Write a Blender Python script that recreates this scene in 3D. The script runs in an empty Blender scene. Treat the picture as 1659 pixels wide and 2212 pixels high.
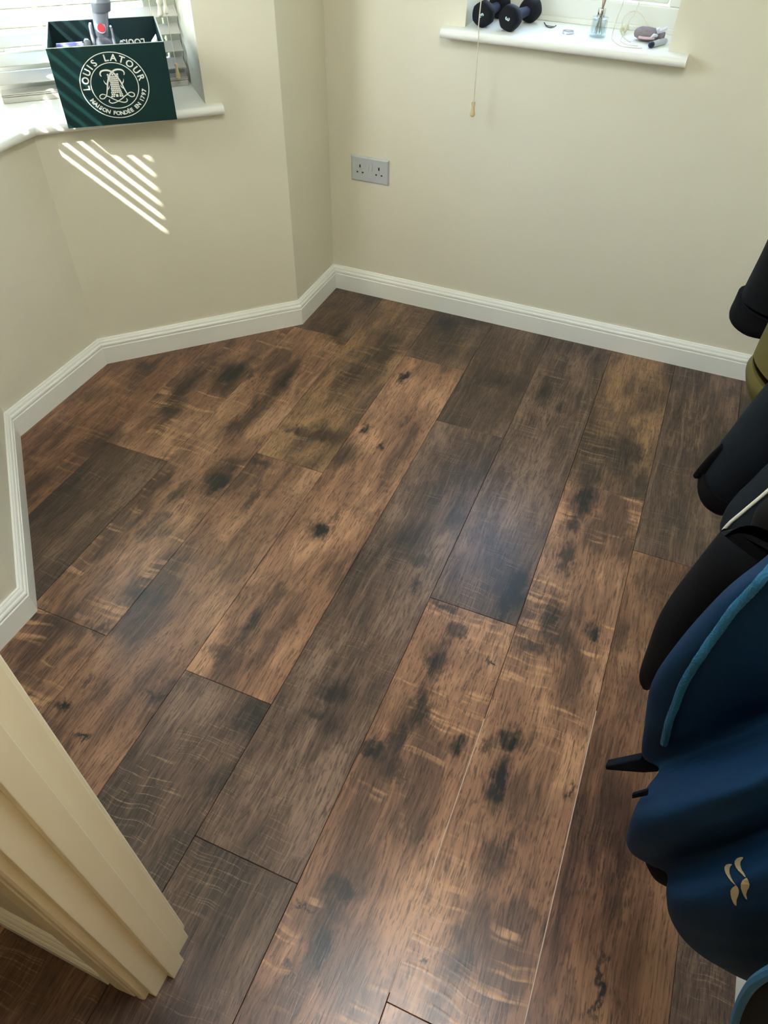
import bpy, bmesh, math, random
from math import pi, sin, cos, tan, radians, sqrt
from mathutils import Vector, Matrix

scene = bpy.context.scene
col = scene.collection
random.seed(7)

FILL_ROOM, FILL_HALL = 8.8, 9.0  # strengths of the added fill lamps
# ------------------------------------------------------------------ camera
cam_d = bpy.data.cameras.new('camera')
cam_d.sensor_fit = 'HORIZONTAL'
cam_d.sensor_width = 36.0
cam_d.lens = 33.56
cam_d.clip_start = 0.02
cam_d.clip_end = 200
cam = bpy.data.objects.new('camera', cam_d)
col.objects.link(cam)
cr, cd, cf = Vector((.9233, .3838, .0150)), Vector((.2867, -.6625, -.6920)), Vector((-.2557, .6432, -.7217))
cam.matrix_world = Matrix(((cr.x, -cd.x, -cf.x, 1.2060), (cr.y, -cd.y, -cf.y, -2.4451), (cr.z, -cd.z, -cf.z, 1.5), (0, 0, 0, 1)))
scene.camera = cam

# ------------------------------------------------------------------ sky, sun, exposure
world = bpy.data.worlds.new('world')
scene.world = world
world.use_nodes = True
wn = world.node_tree
wn.nodes.clear()
wo = wn.nodes.new('ShaderNodeOutputWorld')
wb = wn.nodes.new('ShaderNodeBackground')
sk = wn.nodes.new('ShaderNodeTexSky')
sk.sky_type = 'NISHITA'
sk.sun_disc = False
sk.sun_elevation = radians(40)
sk.sun_rotation = pi
sk.dust_density = 2.5
sk.air_density = 1.0
wb.inputs['Strength'].default_value = 1.1
hs = wn.nodes.new('ShaderNodeHueSaturation')
hs.inputs['Saturation'].default_value = .72
wn.links.new(sk.outputs[0], hs.inputs['Color'])
wn.links.new(hs.outputs[0], wb.inputs['Color'])
wn.links.new(wb.outputs[0], wo.inputs['Surface'])

sun_d = bpy.data.lights.new('sun', 'SUN')
sun_d.energy = 10.0
sun_d.angle = radians(0.6)
sun_d.color = (1.0, .95, .86)
sun = bpy.data.objects.new('sun', sun_d)
col.objects.link(sun)
SUN_DIR = Vector((.13, 1.0, -.879)).normalized()
sun.rotation_euler = SUN_DIR.to_track_quat('-Z', 'Y').to_euler()
sun.location = (-2, -6, 6)

vs = scene.view_settings
vs.view_transform = 'Standard'
vs.look = 'None'
vs.gamma = 1.0
vs.use_curve_mapping = False
vs.exposure = 1.62
scene.cycles.use_denoising = True
scene.cycles.use_light_tree = False
scene.cycles.max_bounces = 8
scene.cycles.diffuse_bounces = 5
scene.cycles.glossy_bounces = 3
scene.cycles.transmission_bounces = 8
scene.cycles.transparent_max_bounces = 10
scene.cycles.adaptive_threshold = .06
scene.cycles.caustics_reflective = False
scene.cycles.caustics_refractive = False
scene.cycles.sample_clamp_indirect = 6.0

# ------------------------------------------------------------------ materials
def srgb(r, g, b):
    f = lambda c: ((c / 255) / 12.92) if c / 255 <= .04045 else (((c / 255) + .055) / 1.055) ** 2.4
    return (f(r), f(g), f(b), 1)

MATS = {}
def mat(name, rgb, rough=.6, metal=0.0, noise=0.0, nscale=30.0, bump=0.0, bscale=200.0, sheen=0.0, spec=.5, trans=0.0, ior=1.45, alpha=1.0, coat=0.0):
    if name in MATS:
        return MATS[name]
    m = bpy.data.materials.new(name)
    m.use_nodes = True
    t = m.node_tree
    b = t.nodes['Principled BSDF']
    b.inputs['Base Color'].default_value = srgb(*rgb)
    b.inputs['Roughness'].default_value = rough
    b.inputs['Metallic'].default_value = metal
    b.inputs['Specular IOR Level'].default_value = spec
    b.inputs['IOR'].default_value = ior
    b.inputs['Transmission Weight'].default_value = trans
    b.inputs['Sheen Weight'].default_value = sheen
    b.inputs['Coat Weight'].default_value = coat
    tc = t.nodes.new('ShaderNodeTexCoord')
    n = t.nodes.new('ShaderNodeTexNoise')
    n.inputs['Scale'].default_value = nscale
    n.inputs['Detail'].default_value = 1
    t.links.new(tc.outputs['Object'], n.inputs['Vector'])
    mr = t.nodes.new('ShaderNodeMapRange')
    mr.inputs['To Min'].default_value = 1 - noise
    mr.inputs['To Max'].default_value = 1 + noise
    t.links.new(n.outputs['Fac'], mr.inputs['Value'])
    mx = t.nodes.new('ShaderNodeMix')
    mx.data_type = 'RGBA'
    mx.blend_type = 'MULTIPLY'
    mx.inputs[0].default_value = 1
    mx.inputs[6].default_value = srgb(*rgb)
    t.links.new(mr.outputs[0], mx.inputs[7])
    t.links.new(mx.outputs[2], b.inputs['Base Color'])
    if bump:
        n2 = t.nodes.new('ShaderNodeTexNoise')
        n2.inputs['Scale'].default_value = bscale
        n2.inputs['Detail'].default_value = 2
        t.links.new(tc.outputs['Object'], n2.inputs['Vector'])
        bp = t.nodes.new('ShaderNodeBump')
        bp.inputs['Strength'].default_value = bump
        bp.inputs['Distance'].default_value = .002
        t.links.new(n2.outputs['Fac'], bp.inputs['Height'])
        t.links.new(bp.outputs[0], b.inputs['Normal'])
    MATS[name] = m
    return m

def pane_mat():
    m = bpy.data.materials.new('window_glass')
    m.use_nodes = True
    t = m.node_tree
    t.nodes.clear()
    o = t.nodes.new('ShaderNodeOutputMaterial')
    tr = t.nodes.new('ShaderNodeBsdfTransparent')
    tr.inputs[0].default_value = (.93, .96, .95, 1)
    gl = t.nodes.new('ShaderNodeBsdfGlossy')
    gl.inputs['Roughness'].default_value = .01
    mx = t.nodes.new('ShaderNodeMixShader')
    mx.inputs[0].default_value = .05
    t.links.new(tr.outputs[0], mx.inputs[1])
    t.links.new(gl.outputs[0], mx.inputs[2])
    t.links.new(mx.outputs[0], o.inputs[0])
    return m

M_WALL = mat('magnolia_wall_paint', (227, 223, 205), .75, noise=.015, nscale=6)
M_CEIL = mat('white_ceiling_paint', (236, 234, 226), .8, noise=.01, nscale=5)
M_WHITE = mat('white_gloss_paint', (243, 245, 240), .32, noise=.012, nscale=12)
M_FRAME = mat('cream_door_frame_paint', (240, 230, 203), .4, noise=.02, nscale=9)
M_UPVC = mat('white_window_plastic', (232, 233, 228), .3, noise=.01, nscale=8)
M_SLAT = mat('white_blind_slat', (188, 186, 177), .45, noise=.015, nscale=14)
M_CORD = mat('white_cord', (222, 214, 198), .8, noise=.05, nscale=90)
M_ACORN = mat('pale_wooden_toggle', (214, 196, 152), .5, noise=.08, nscale=60)
M_ACORNW = mat('white_toggle', (222, 216, 200), .45, noise=.03, nscale=60)
M_GLASS = pane_mat()

# ------------------------------------------------------------------ mesh helpers
class MB:
    def __init__(s):
        s.v, s.f = [], []
    def add(s, verts, faces):
        o = len(s.v)
        s.v += [tuple(v) for v in verts]
        s.f += [tuple(i + o for i in f) for f in faces]
        return s
    def prism(s, lo, hi):
        """lo / hi: matching rings (counter-clockwise from outside)"""
        n = len(lo)
        fs = [tuple(range(n - 1, -1, -1)), tuple(range(n, 2 * n))]
        fs += [(i, (i + 1) % n, n + (i + 1) % n, n + i) for i in range(n)]
        return s.add(list(lo) + list(hi), fs)
    def box(s, a, b):
        (x0, y0, z0), (x1, y1, z1) = a, b
        x0, x1 = min(x0, x1), max(x0, x1)
        y0, y1 = min(y0, y1), max(y0, y1)
        z0, z1 = min(z0, z1), max(z0, z1)
        return s.prism([(x0, y0, z0), (x1, y0, z0), (x1, y1, z0), (x0, y1, z0)], [(x0, y0, z1), (x1, y0, z1), (x1, y1, z1), (x0, y1, z1)])
    def plan(s, pts, z0, z1):
        return s.prism([(x, y, z0) for x, y in pts], [(x, y, z1) for x, y in pts])
    def rings(s, rings, cap=True):
        n = len(rings[0])
        vs = [p for r in rings for p in r]
        fs = []
        for k in range(len(rings) - 1):
            for i in range(n):
                j = (i + 1) % n
                fs.append((k * n + i, k * n + j, (k + 1) * n + j, (k + 1) * n + i))
        if cap:
            fs.append(tuple(range(n - 1, -1, -1)))
            fs.append(tuple((len(rings) - 1) * n + i for i in range(n)))
        return s.add(vs, fs)
    def lathe(s, prof, n=20, base=(0, 0, 0), axis=(0, 0, 1)):
        q = Vector((0, 0, 1)).rotation_difference(Vector(axis))
        b = Vector(base)
        rs = [[b + q @ Vector((r * cos(2 * pi * i / n), r * sin(2 * pi * i / n), h)) for i in range(n)] for r, h in prof]
        return s.rings(rs)
    def tube(s, pts, r, n=8, smooth=0):
        pts = [Vector(p) for p in pts]
        if smooth:
            pts = catmull(pts, smooth)
        if isinstance(r, (list, tuple)):
            q = len(pts) - 1
            rs = []
            for i in range(len(pts)):
                x = i / q * (len(r) - 1)
                j = min(int(x), len(r) - 2)
                rs.append(r[j] + (r[j + 1] - r[j]) * (x - j))
        else:
            rs = [r] * len(pts)
        rings, up = [], None
        for i, p in enumerate(pts):
            d = (pts[min(i + 1, len(pts) - 1)] - pts[max(i - 1, 0)]).normalized()
            if up is None:
                up = d.orthogonal().normalized()
            up = (up - d * up.dot(d)).normalized()
            w = d.cross(up)
            rings.append([p + (up * cos(2 * pi * k / n) + w * sin(2 * pi * k / n)) * rs[i] for k in range(n)])
        return s.rings(rings)
    def build(s, name, m, parent=None, smooth=False, bevel=0.0, seg=2, angle=35, subsurf=0, loc=None):
        me = bpy.data.meshes.new(name)
        off = Vector(loc) if loc is not None else Vector((0, 0, 0))
        me.from_pydata([tuple(Vector(v) - off) for v in s.v], [], s.f)
        bm = bmesh.new()
        bm.from_mesh(me)
        bmesh.ops.recalc_face_normals(bm, faces=bm.faces)
        bm.to_mesh(me)
        bm.free()
        me.materials.append(m)
        if smooth:
            for p in me.polygons:
                p.use_smooth = True
        o = bpy.data.objects.new(name, me)
        col.objects.link(o)
        if loc is not None:
            o.location = off
        if bevel:
            md = o.modifiers.new('bevel', 'BEVEL')
            md.width = bevel
            md.segments = seg
            md.limit_method = 'ANGLE'
            md.angle_limit = radians(angle)
        if subsurf:
            md = o.modifiers.new('subsurf', 'SUBSURF')
            md.levels = md.render_levels = subsurf
        if smooth:
            try:
                me.set_sharp_from_angle(angle=radians(50))
            except Exception:
                pass
        if parent is not None:
            o.parent = parent
            o.matrix_parent_inverse = Matrix.Identity(4)
            if parent.type == 'EMPTY' or parent.location.length > 0:
                pw = world_loc(parent)
                o.location = off - pw
                if loc is None:
                    me.transform(Matrix.Identity(4))
        return o

def world_loc(o):
    p = Vector(o.location)
    while o.parent:
        o = o.parent
        p += Vector(o.location)
    return p

def catmull(p, k):
    out = []
    for i in range(len(p) - 1):
        a, b, c, d = p[max(i - 1, 0)], p[i], p[i + 1], p[min(i + 2, len(p) - 1)]
        for j in range(k):
            t = j / k
            out.append(.5 * ((2 * b) + (c - a) * t + (2 * a - 5 * b + 4 * c - d) * t * t + (3 * b - a - 3 * c + d) * t ** 3))
    out.append(p[-1])
    return out

def empty(name, loc):
    o = bpy.data.objects.new(name, None)
    o.empty_display_size = .05
    o.location = loc
    col.objects.link(o)
    return o

def tag(o, label, cat, group=None, kind=None):
    o['label'] = label
    o['category'] = cat
    if group:
        o['group'] = group
    if kind:
        o['kind'] = kind
    return o

def struct(o, label, cat):
    return tag(o, label, cat, kind='structure')

def text_geo(txt, size, offset=0.0):
    """verts, faces of a flat text centred on the origin in XY"""
    cu = bpy.data.curves.new('t', 'FONT')
    cu.body = txt
    cu.size = size
    cu.align_x = 'CENTER'
    cu.resolution_u = 4
    cu.offset = offset
    ob = bpy.data.objects.new('t', cu)
    col.objects.link(ob)
    dg = bpy.context.evaluated_depsgraph_get()
    me = ob.evaluated_get(dg).to_mesh()
    vs = [tuple(v.co) for v in me.vertices]
    fs = [tuple(p.vertices) for p in me.polygons]
    ob.evaluated_get(dg).to_mesh_clear()
    bpy.data.objects.remove(ob)
    bpy.data.curves.remove(cu)
    return vs, fs

# ------------------------------------------------------------------ plan of the room
S2 = sqrt(.5)
TH = .31                               # outer wall thickness
T225 = tan(radians(22.5))
W2, W3, W4, W5 = Vector((-.018, -.2975, 0)), Vector((-.536, -.8155, 0)), Vector((-.536, -1.2685, 0)), Vector((-.018, -1.7865, 0))
LA, LF = (W3 - W2).length, (W4 - W3).length
class Fr:
    def __init__(s, o, t, n):
        s.o, s.t, s.n = Vector(o), Vector(t), Vector(n)
    def __call__(s, a, d, z):
        p = s.o + s.t * a + s.n * d
        return Vector((p.x, p.y, z))
FA = Fr(W2, (-S2, -S2, 0), (-S2, S2, 0))
FF = Fr(W3, (0, -1, 0), (-1, 0, 0))
FB = Fr(W4, (S2, -S2, 0), (-S2, -S2, 0))
JAMB = .235
XR, YD, ZC = 1.72, -2.253, 2.40
YH = -2.354
SILL, SILLR = .79, .955
HEAD = 2.08

def mitred(mb, fr, s0, s1, d0, d1, z0, z1):
    """s0, s1: functions of depth"""
    lo = [fr(s0(d0), d0, z0), fr(s1(d0), d0, z0), fr(s1(d1), d1, z0), fr(s0(d1), d1, z0)]
    hi = [Vector((p.x, p.y, z1)) for p in lo]
    mb.prism(lo, hi)

K = lambda v: (lambda d: v)
a0 = lambda d: d * T225
a1 = lambda d: LA + d * T225
f0 = lambda d: -d * T225
f1 = lambda d: LF + d * T225
b0 = lambda d: -d * T225
b1 = lambda d: LA - d * T225

# ------------------------------------------------------------------ walls, ceiling, ground
m = MB()
WX0, WX1 = .457, 1.057
m.box((-.018 - TH, .018, -.1), (WX0, .018 + TH, ZC)); m.box((WX1, .018, -.1), (XR + .15, .018 + TH, ZC))
m.box((WX0, .018, -.1), (WX1, .018 + TH, SILLR - .026)); m.box((WX0, .018, HEAD), (WX1, .018 + TH, ZC))
struct(m.build('wall_back', M_WALL), 'pale magnolia wall with the small window and the double socket', 'wall')

m = MB()
m.plan([(-.018, .018), (-.018 - TH, .018), (-.018 - TH, -.2975 + TH * T225), (-.018, -.2975)], -.1, ZC)
struct(m.build('wall_left', M_WALL), 'narrow magnolia wall strip between bay and far corner', 'wall')
m = MB()
m.plan([(-.018, YD), (-.018, -1.7865), (-.018 - TH, -1.7865 - TH * T225), (-.018 - TH, YD)], -.1, ZC)
struct(m.build('wall_left_front', M_WALL), 'magnolia wall strip between bay and door frame', 'wall')

m = MB()
for fr, s0, s1 in ((FA, a0, a1), (FF, f0, f1), (FB, b0, b1)):
    mitred(m, fr, s0, s1, 0, TH, -.1, SILL - .026)
    mitred(m, fr, s0, s1, 0, TH, HEAD, ZC)
mitred(m, FA, a0, K(JAMB), 0, TH, SILL - .026, HEAD)
mitred(m, FB, K(LA - JAMB), b1, 0, TH, SILL - .026, HEAD)
struct(m.build('wall_bay', M_WALL), 'magnolia three-sided bay wall under the blinds', 'wall')

m = MB().box((XR, .018, -.1), (XR + .15, YD, ZC))
struct(m.build('wall_right', M_WALL), 'magnolia wall behind the hanging coats', 'wall')
DX0, DX1, DZ = .745, 1.56, 2.02
m = MB().box((-.328, YD, -.1), (DX0, YH, ZC)).box((DX1, YD, -.1), (XR + .15, YH, ZC)).box((DX0, YD, DZ), (DX1, YH, ZC))
struct(m.build('wall_front', M_WALL), 'partition wall holding the door frame', 'wall')
m = MB()
m.box((-.328, YH, -.1), (-.2, -3.7, ZC)).box((2.3, YH, -.1), (2.45, -3.7, ZC)).box((-.328, -3.7, -.1), (2.45, -3.85, ZC)).box((XR + .15, YD, -.1), (2.45, YH, ZC))
struct(m.build('wall_hall', M_WALL), 'hall walls behind the doorway', 'wall')
m = MB()
m.plan([(-.3, .3), (XR + .14, .3), (XR + .14, YH + .02), (-.3, YH + .02), (-.3, -2.0), (-.8, -1.45), (-.8, -.63), (-.3, -.1)][::-1], ZC, ZC + .1)
m.box((-.32, YH + .02, ZC), (2.44, -3.84, ZC + .1))
struct(m.build('ceiling', M_CEIL), 'plain white ceiling over the room', 'ceiling')

def grass_mat():
    mm = mat('lawn_grass', (118, 140, 66), .9, noise=.35, nscale=3.0, bump=.6, bscale=60)
    return mm
m = MB()
m.box((-40, -40, -.45), (40, 40, -.3))
struct(m.build('ground', grass_mat()), 'sunlit green lawn outside the bay window', 'lawn')
m = MB().box((-2.9, -5, -.299), (-.33, 2.9, -.26)).box((-.33, .33, -.299), (4, 2.9, -.26))  # paving added to cut green light bouncing off the lawn
struct(m.build('ground_added_paving', mat('pale_paving', (128, 120, 112), .9, noise=.08, nscale=4)), 'paving added outside the bay to cut green bounce', 'paving')

# ------------------------------------------------------------------ fill lamps added out of view to brighten room and hall
def fill_lamp(x, y, r, strength, rgb, label):
    root = tag(empty('fill_lamp', (x, y, ZC)), label, 'fill lamp')
    MB().lathe([(.0005, 0), (r * .75, 0), (r * .75, -.025), (.0005, -.025)], 32, (x, y, ZC - .0005)).build('fill_lamp_base', M_WHITE, root, smooth=True)
    mm_ = bpy.data.materials.new('fill_diffuser')
    mm_.use_nodes = True
    b = mm_.node_tree.nodes['Principled BSDF']
    b.inputs['Base Color'].default_value = (.8, .8, .78, 1)
    b.inputs['Emission Color'].default_value = (*rgb, 1)
    b.inputs['Emission Strength'].default_value = strength
    prof = [(r, -.026)] + [(r * cos(a * pi / 16), -.026 - .07 * sin(a * pi / 16)) for a in range(1, 8)] + [(.0005, -.096)]
    MB().lathe([(.0005, -.0255)] + prof, 32, (x, y, ZC)).build('fill_lamp_shade', mm_, root, smooth=True)
fill_lamp(1.12, -1.97, .26, FILL_ROOM, (.96, .98, 1.0), 'added unseen fill lamp on the room ceiling near the door')
fill_lamp(1.75, -2.85, .12, FILL_HALL, (1, .72, .45), 'added unseen fill lamp on the hall ceiling behind the doorway')

# ------------------------------------------------------------------ skirting boards
SK = [(0, 0), (.018, 0), (.018, .064), (.0150, .0655), (.0150, .0680), (.0165, .0695), (.0172, .073), (.0165, .0768), (.0145, .0795), (.0125, .0805), (.0120, .0825), (.0112, .0865), (.0088, .0900), (.0068, .0912), (.0062, .0935), (.0050, .095), (0, .095)]
def skirt(name, p0, p1, n, e0, e1, label, prof=SK):
    """p0->p1 along the wall; n: into the room; e0/e1: end shift per metre of depth (mitre)"""
    p0, p1, n = Vector(p0).to_3d(), Vector(p1).to_3d(), Vector(n).to_3d()
    d = (p1 - p0).normalized()
    mb = MB()
    A = [p0 + n * q + d * (e0 * q) + Vector((0, 0, z)) for q, z in prof]
    B = [p1 + n * q + d * (e1 * q) + Vector((0, 0, z)) for q, z in prof]
    mb.rings([A, B])
    return struct(mb.build(name, M_WHITE), label, 'skirting board')
skirt('baseboard_back', (-.018, .018), (XR, .018), (0, -1), 1, -1, 'white moulded skirting under the socket wall')
skirt('baseboard_left', (-.018, .018), W2.xy, (1, 0), 1, T225, 'short white skirting beside the far corner')
skirt('baseboard_bay_far', W2.xy, W3.xy, (S2, -S2), -T225, -T225, 'white skirting on bay side below the carton')
skirt('baseboard_bay', W3.xy, W4.xy, (1, 0), T225, -T225, 'short white skirting on the middle of the bay')
skirt('baseboard_bay_near', W4.xy, W5.xy, (S2, S2), T225, T225, 'white skirting on bay side nearest the door frame')
skirt('baseboard_left_front', W5.xy, (-.018, YD), (1, 0), -T225, -1, 'white skirting running behind the door frame')
skirt('baseboard_right', (XR, YD), (XR, .018), (-1, 0), 1, -1, 'white skirting below the hanging coats')
skirt('baseboard_front', (-.018, YD), (.672, YD), (0, 1), 1, 0, 'white skirting on the room side of the partition')
skirt('baseboard_hall', (-.2, YH), (.672, YH), (0, -1), 0, 0, 'shadowed cream skirting on the hall side of the partition')

# ------------------------------------------------------------------ door frame
door = struct(empty('door_1', (.745, -2.30, 0)), 'cream painted door lining with stop and moulded architraves', 'door frame')
def arch_prof(w=.072):
    return [(0, 0), (0, .011), (.004, .014), (.012, .015), (.014, .012), (.017, .012), (.020, .016), (.050, .018), (.060, .018), (.066, .0165), (w, .012), (w, 0)]
def architrave(x_edge, sgn, y_wall, ysgn, name):
    """vertical moulding: x from x_edge away by sgn, thickness ysgn from wall face"""
    mb = MB()
    pr = [(x_edge + sgn * a, y_wall + ysgn * b * .92) for a, b in arch_prof()]
    mb.rings([[(x, y, 0) for x, y in pr], [(x, y, DZ + .06) for x, y in pr]])
    return mb.build(name, M_FRAME, door)
architrave(.745, -1, YD, 1, 'architrave')
architrave(.745, -1, YH, -1, 'architrave')
architrave(1.548, 1, YD, 1, 'architrave')
architrave(1.548, 1, YH, -1, 'architrave')
MB().box((.735, YD + .0005, 0), (.760, YH - .0005, DZ)).build('lining', M_FRAME, door, bevel=.001)
MB().box((.7595, -2.2875, 0), (.774, -2.3195, DZ - .02)).build('door_stop', M_FRAME, door, bevel=.0012)
MB().box((1.533, YD + .0005, 0), (1.558, YH - .0005, DZ)).build('lining', M_FRAME, door, bevel=.001)
MB().box((1.519, -2.2875, 0), (1.5335, -2.3195, DZ - .02)).build('door_stop', M_FRAME, door, bevel=.0012)
MB().box((.760, YD, DZ - .025), (1.533, YH, DZ)).build('head_lining', M_FRAME, door, bevel=.001)
for y, s in ((YD, 1), (YH, -1)):
    MB().box((.675, y, DZ - .012), (1.618, y + s * .016, DZ + .06)).build('head_architrave', M_FRAME, door, bevel=.002)

# ------------------------------------------------------------------ laminate floor
def wood_group():
    g = bpy.data.node_groups.new('smoked_oak_laminate', 'ShaderNodeTree')
    I = g.interface
    for nm, tp in (('Seed', 'NodeSocketVector'), ('Dark', 'NodeSocketColor'), ('Mid', 'NodeSocketColor'), ('Light', 'NodeSocketColor'),
                   ('Rings', 'NodeSocketFloat'), ('Saw', 'NodeSocketFloat'), ('Stain', 'NodeSocketFloat'), ('Scratch', 'NodeSocketFloat')):
        I.new_socket(nm, in_out='INPUT', socket_type=tp)
    I.new_socket('Color', in_out='OUTPUT', socket_type='NodeSocketColor')
    I.new_socket('Height', in_out='OUTPUT', socket_type='NodeSocketFloat')
    N, L = g.nodes, g.links
    gi, go = N.new('NodeGroupInput'), N.new('NodeGroupOutput')
    tc = N.new('ShaderNodeTexCoord')
    def vm(op, a, b=None, c=None):
        n = N.new('ShaderNodeVectorMath'); n.operation = op
        for i, x in enumerate((a, b, c)):
            if x is None: continue
            if isinstance(x, (tuple, list)): n.inputs[i].default_value = x
            else: L.new(x, n.inputs[i])
        return n.outputs[0]
    def mm(op, a, b=None, c=None, clamp=False):
        n = N.new('ShaderNodeMath'); n.operation = op; n.use_clamp = clamp
        for i, x in enumerate((a, b, c)):
            if x is None: continue
            if isinstance(x, (int, float)): n.inputs[i].default_value = x
            else: L.new(x, n.inputs[i])
        return n.outputs[0]
    def noise(v, sc, det=3, rough=.55, dist=0.0):
        n = N.new('ShaderNodeTexNoise')
        n.inputs['Scale'].default_value = sc; n.inputs['Detail'].default_value = det
        n.inputs['Roughness'].default_value = rough; n.inputs['Distortion'].default_value = dist
        L.new(v, n.inputs['Vector'])
        return n.outputs['Fac'], n.outputs['Color']
    def rng(x, a, b, c=0., d=1., smooth=True):
        n = N.new('ShaderNodeMapRange'); n.interpolation_type = 'SMOOTHSTEP' if smooth else 'LINEAR'
        for k, q in zip(('From Min', 'From Max', 'To Min', 'To Max'), (a, b, c, d)): n.inputs[k].default_value = q
        L.new(x, n.inputs['Value'])
        return n.outputs[0]
    def mix(f, a, b, bt='MIX'):
        n = N.new('ShaderNodeMix'); n.data_type = 'RGBA'; n.blend_type = bt
        for i, x in ((0, f), (6, a), (7, b)):
            if isinstance(x, (int, float, tuple)): n.inputs[i].default_value = x
            else: L.new(x, n.inputs[i])
        return n.outputs[2]
    P = vm('ADD', tc.outputs['Object'], gi.outputs['Seed'])
    _, wc = noise(vm('MULTIPLY', P, (1, .45, 1)), 7, 2)
    warp = vm('MULTIPLY', vm('SUBTRACT', wc, (.5, .5, .5)), (.036, .16, 0))
    Q = vm('ADD', P, warp)
    broad, _ = noise(vm('MULTIPLY', Q, (1, .38, 1)), 6.5, 3, .6)
    patch, _ = noise(vm('MULTIPLY', Q, (1, .6, 1)), 13, 3, .6)
    mid, _ = noise(vm('MULTIPLY', Q, (1, .10, 1)), 26, 4, .6)
    fine, _ = noise(vm('MULTIPLY', Q, (1, .045, 1)), 250, 3, .65)
    pores, _ = noise(vm('MULTIPLY', Q, (1, .13, 1)), 300, 2, .5)
    wv = N.new('ShaderNodeTexWave'); wv.wave_type = 'BANDS'; wv.bands_direction = 'X'; wv.wave_profile = 'SIN'
    wv.inputs['Scale'].default_value = 15; wv.inputs['Distortion'].default_value = 14; wv.inputs['Detail'].default_value = 3
    wv.inputs['Detail Scale'].default_value = .55
    L.new(vm('MULTIPLY', Q, (1, .16, 1)), wv.inputs['Vector'])
    ring = mm('MULTIPLY', rng(wv.outputs['Fac'], .62, 1.0), rng(mid, .40, .62))
    tone = mm('ADD', mm('MULTIPLY', broad, .75), mm('MULTIPLY', mid, .25))
    c1 = mix(rng(tone, .40, .50), gi.outputs['Dark'], gi.outputs['Mid'])
    c2 = mix(rng(tone, .50, .61), c1, gi.outputs['Light'])
    # darker smoky patches
    sm = rng(patch, .49, .66)
    c3 = mix(mm('MULTIPLY', sm, .36), c2, mix(.35, srgb(52, 39, 32), gi.outputs['Dark']))
    # growth rings, pale
    c4 = mix(mm('MULTIPLY', ring, gi.outputs['Rings']), c3, mix(.5, gi.outputs['Light'], srgb(150, 130, 112)))
    # saw marks: pale streaks across the plank
    bend = vm('ADD', P, vm('MULTIPLY', vm('SUBTRACT', wc, (.5, .5, .5)), (0, .05, 0)))
    sawn, _ = noise(vm('MULTIPLY', bend, (5, 62, 1)), 1.0, 2, .5)
    sawm, _ = noise(vm('ADD', vm('MULTIPLY', P, (1, .7, 1)), (3.1, 7.7, 0)), 8, 2)
    saw = mm('MULTIPLY', mm('MULTIPLY', rng(sawn, .52, .70), rng(sawm, .45, .57)), gi.outputs['Saw'])
    c5 = mix(saw, c4, mix(.35, gi.outputs['Light'], srgb(205, 160, 112)))
    # thin pale cross scratches on the smoked planks
    scn, _ = noise(vm('MULTIPLY', bend, (9, 330, 1)), 1.0, 2, .6)
    scr = mm('MULTIPLY', mm('MULTIPLY', rng(scn, .57, .68), rng(sawm, .40, .56)), gi.outputs['Scratch'])
    c6 = mix(scr, c5, srgb(150, 128, 104))
    # pores and grain
    c7 = mix(mm('MULTIPLY', rng(fine, .46, .64), .50), c6, mix(.75, c6, (.004, .003, .003, 1)))
    c8 = mix(mm('MULTIPLY', rng(pores, .54, .64), .7), c7, mix(.7, c7, (.006, .004, .003, 1)))
    c9 = mix(mm('MULTIPLY', rng(fine, .48, .30), .22), c8, mix(.5, c8, srgb(190, 150, 118)))
    stn = mm('MULTIPLY', gi.outputs['Stain'], rng(mm('ADD', mm('MULTIPLY', mid, .6), mm('MULTIPLY', fine, .4)), .34, .58, .75, 1.25), None, True)
    c10 = mix(stn, c9, srgb(22, 21, 23))
    L.new(c10, go.inputs['Color'])
    L.new(mm('ADD', mm('MULTIPLY', fine, -.5), mm('ADD', mm('MULTIPLY', pores, -.4), mm('MULTIPLY', saw, .4))), go.inputs['Height'])
    return g
WOOD = wood_group()

def blotch_group():
    g = bpy.data.node_groups.new('knot_blotch', 'ShaderNodeTree')
    I = g.interface
    for nm, tp in (('Vector', 'NodeSocketVector'), ('Centre', 'NodeSocketVector'), ('Scale', 'NodeSocketVector'), ('Strength', 'NodeSocketFloat'), ('Prev', 'NodeSocketFloat')):
        I.new_socket(nm, in_out='INPUT', socket_type=tp)
    I.new_socket('Fac', in_out='OUTPUT', socket_type='NodeSocketFloat')
    N, L = g.nodes, g.links
    gi, go = N.new('NodeGroupInput'), N.new('NodeGroupOutput')
    s = N.new('ShaderNodeVectorMath'); s.operation = 'SUBTRACT'
    L.new(gi.outputs['Vector'], s.inputs[0]); L.new(gi.outputs['Centre'], s.inputs[1])
    u = N.new('ShaderNodeVectorMath'); u.operation = 'MULTIPLY'
    L.new(s.outputs[0], u.inputs[0]); L.new(gi.outputs['Scale'], u.inputs[1])
    l = N.new('ShaderNodeVectorMath'); l.operation = 'LENGTH'
    L.new(u.outputs[0], l.inputs[0])
    r = N.new('ShaderNodeMapRange'); r.interpolation_type = 'SMOOTHSTEP'
    r.inputs['From Min'].default_value = 1.55; r.inputs['From Max'].default_value = .25
    L.new(l.outputs['Value'], r.inputs['Value'])
    k = N.new('ShaderNodeMath'); k.operation = 'MULTIPLY'
    L.new(r.outputs[0], k.inputs[0]); L.new(gi.outputs['Strength'], k.inputs[1])
    x = N.new('ShaderNodeMath'); x.operation = 'MAXIMUM'
    L.new(k.outputs[0], x.inputs[0]); L.new(gi.outputs['Prev'], x.inputs[1])
    L.new(x.outputs[0], go.inputs['Fac'])
    return g
BLOTCH = blotch_group()

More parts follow.
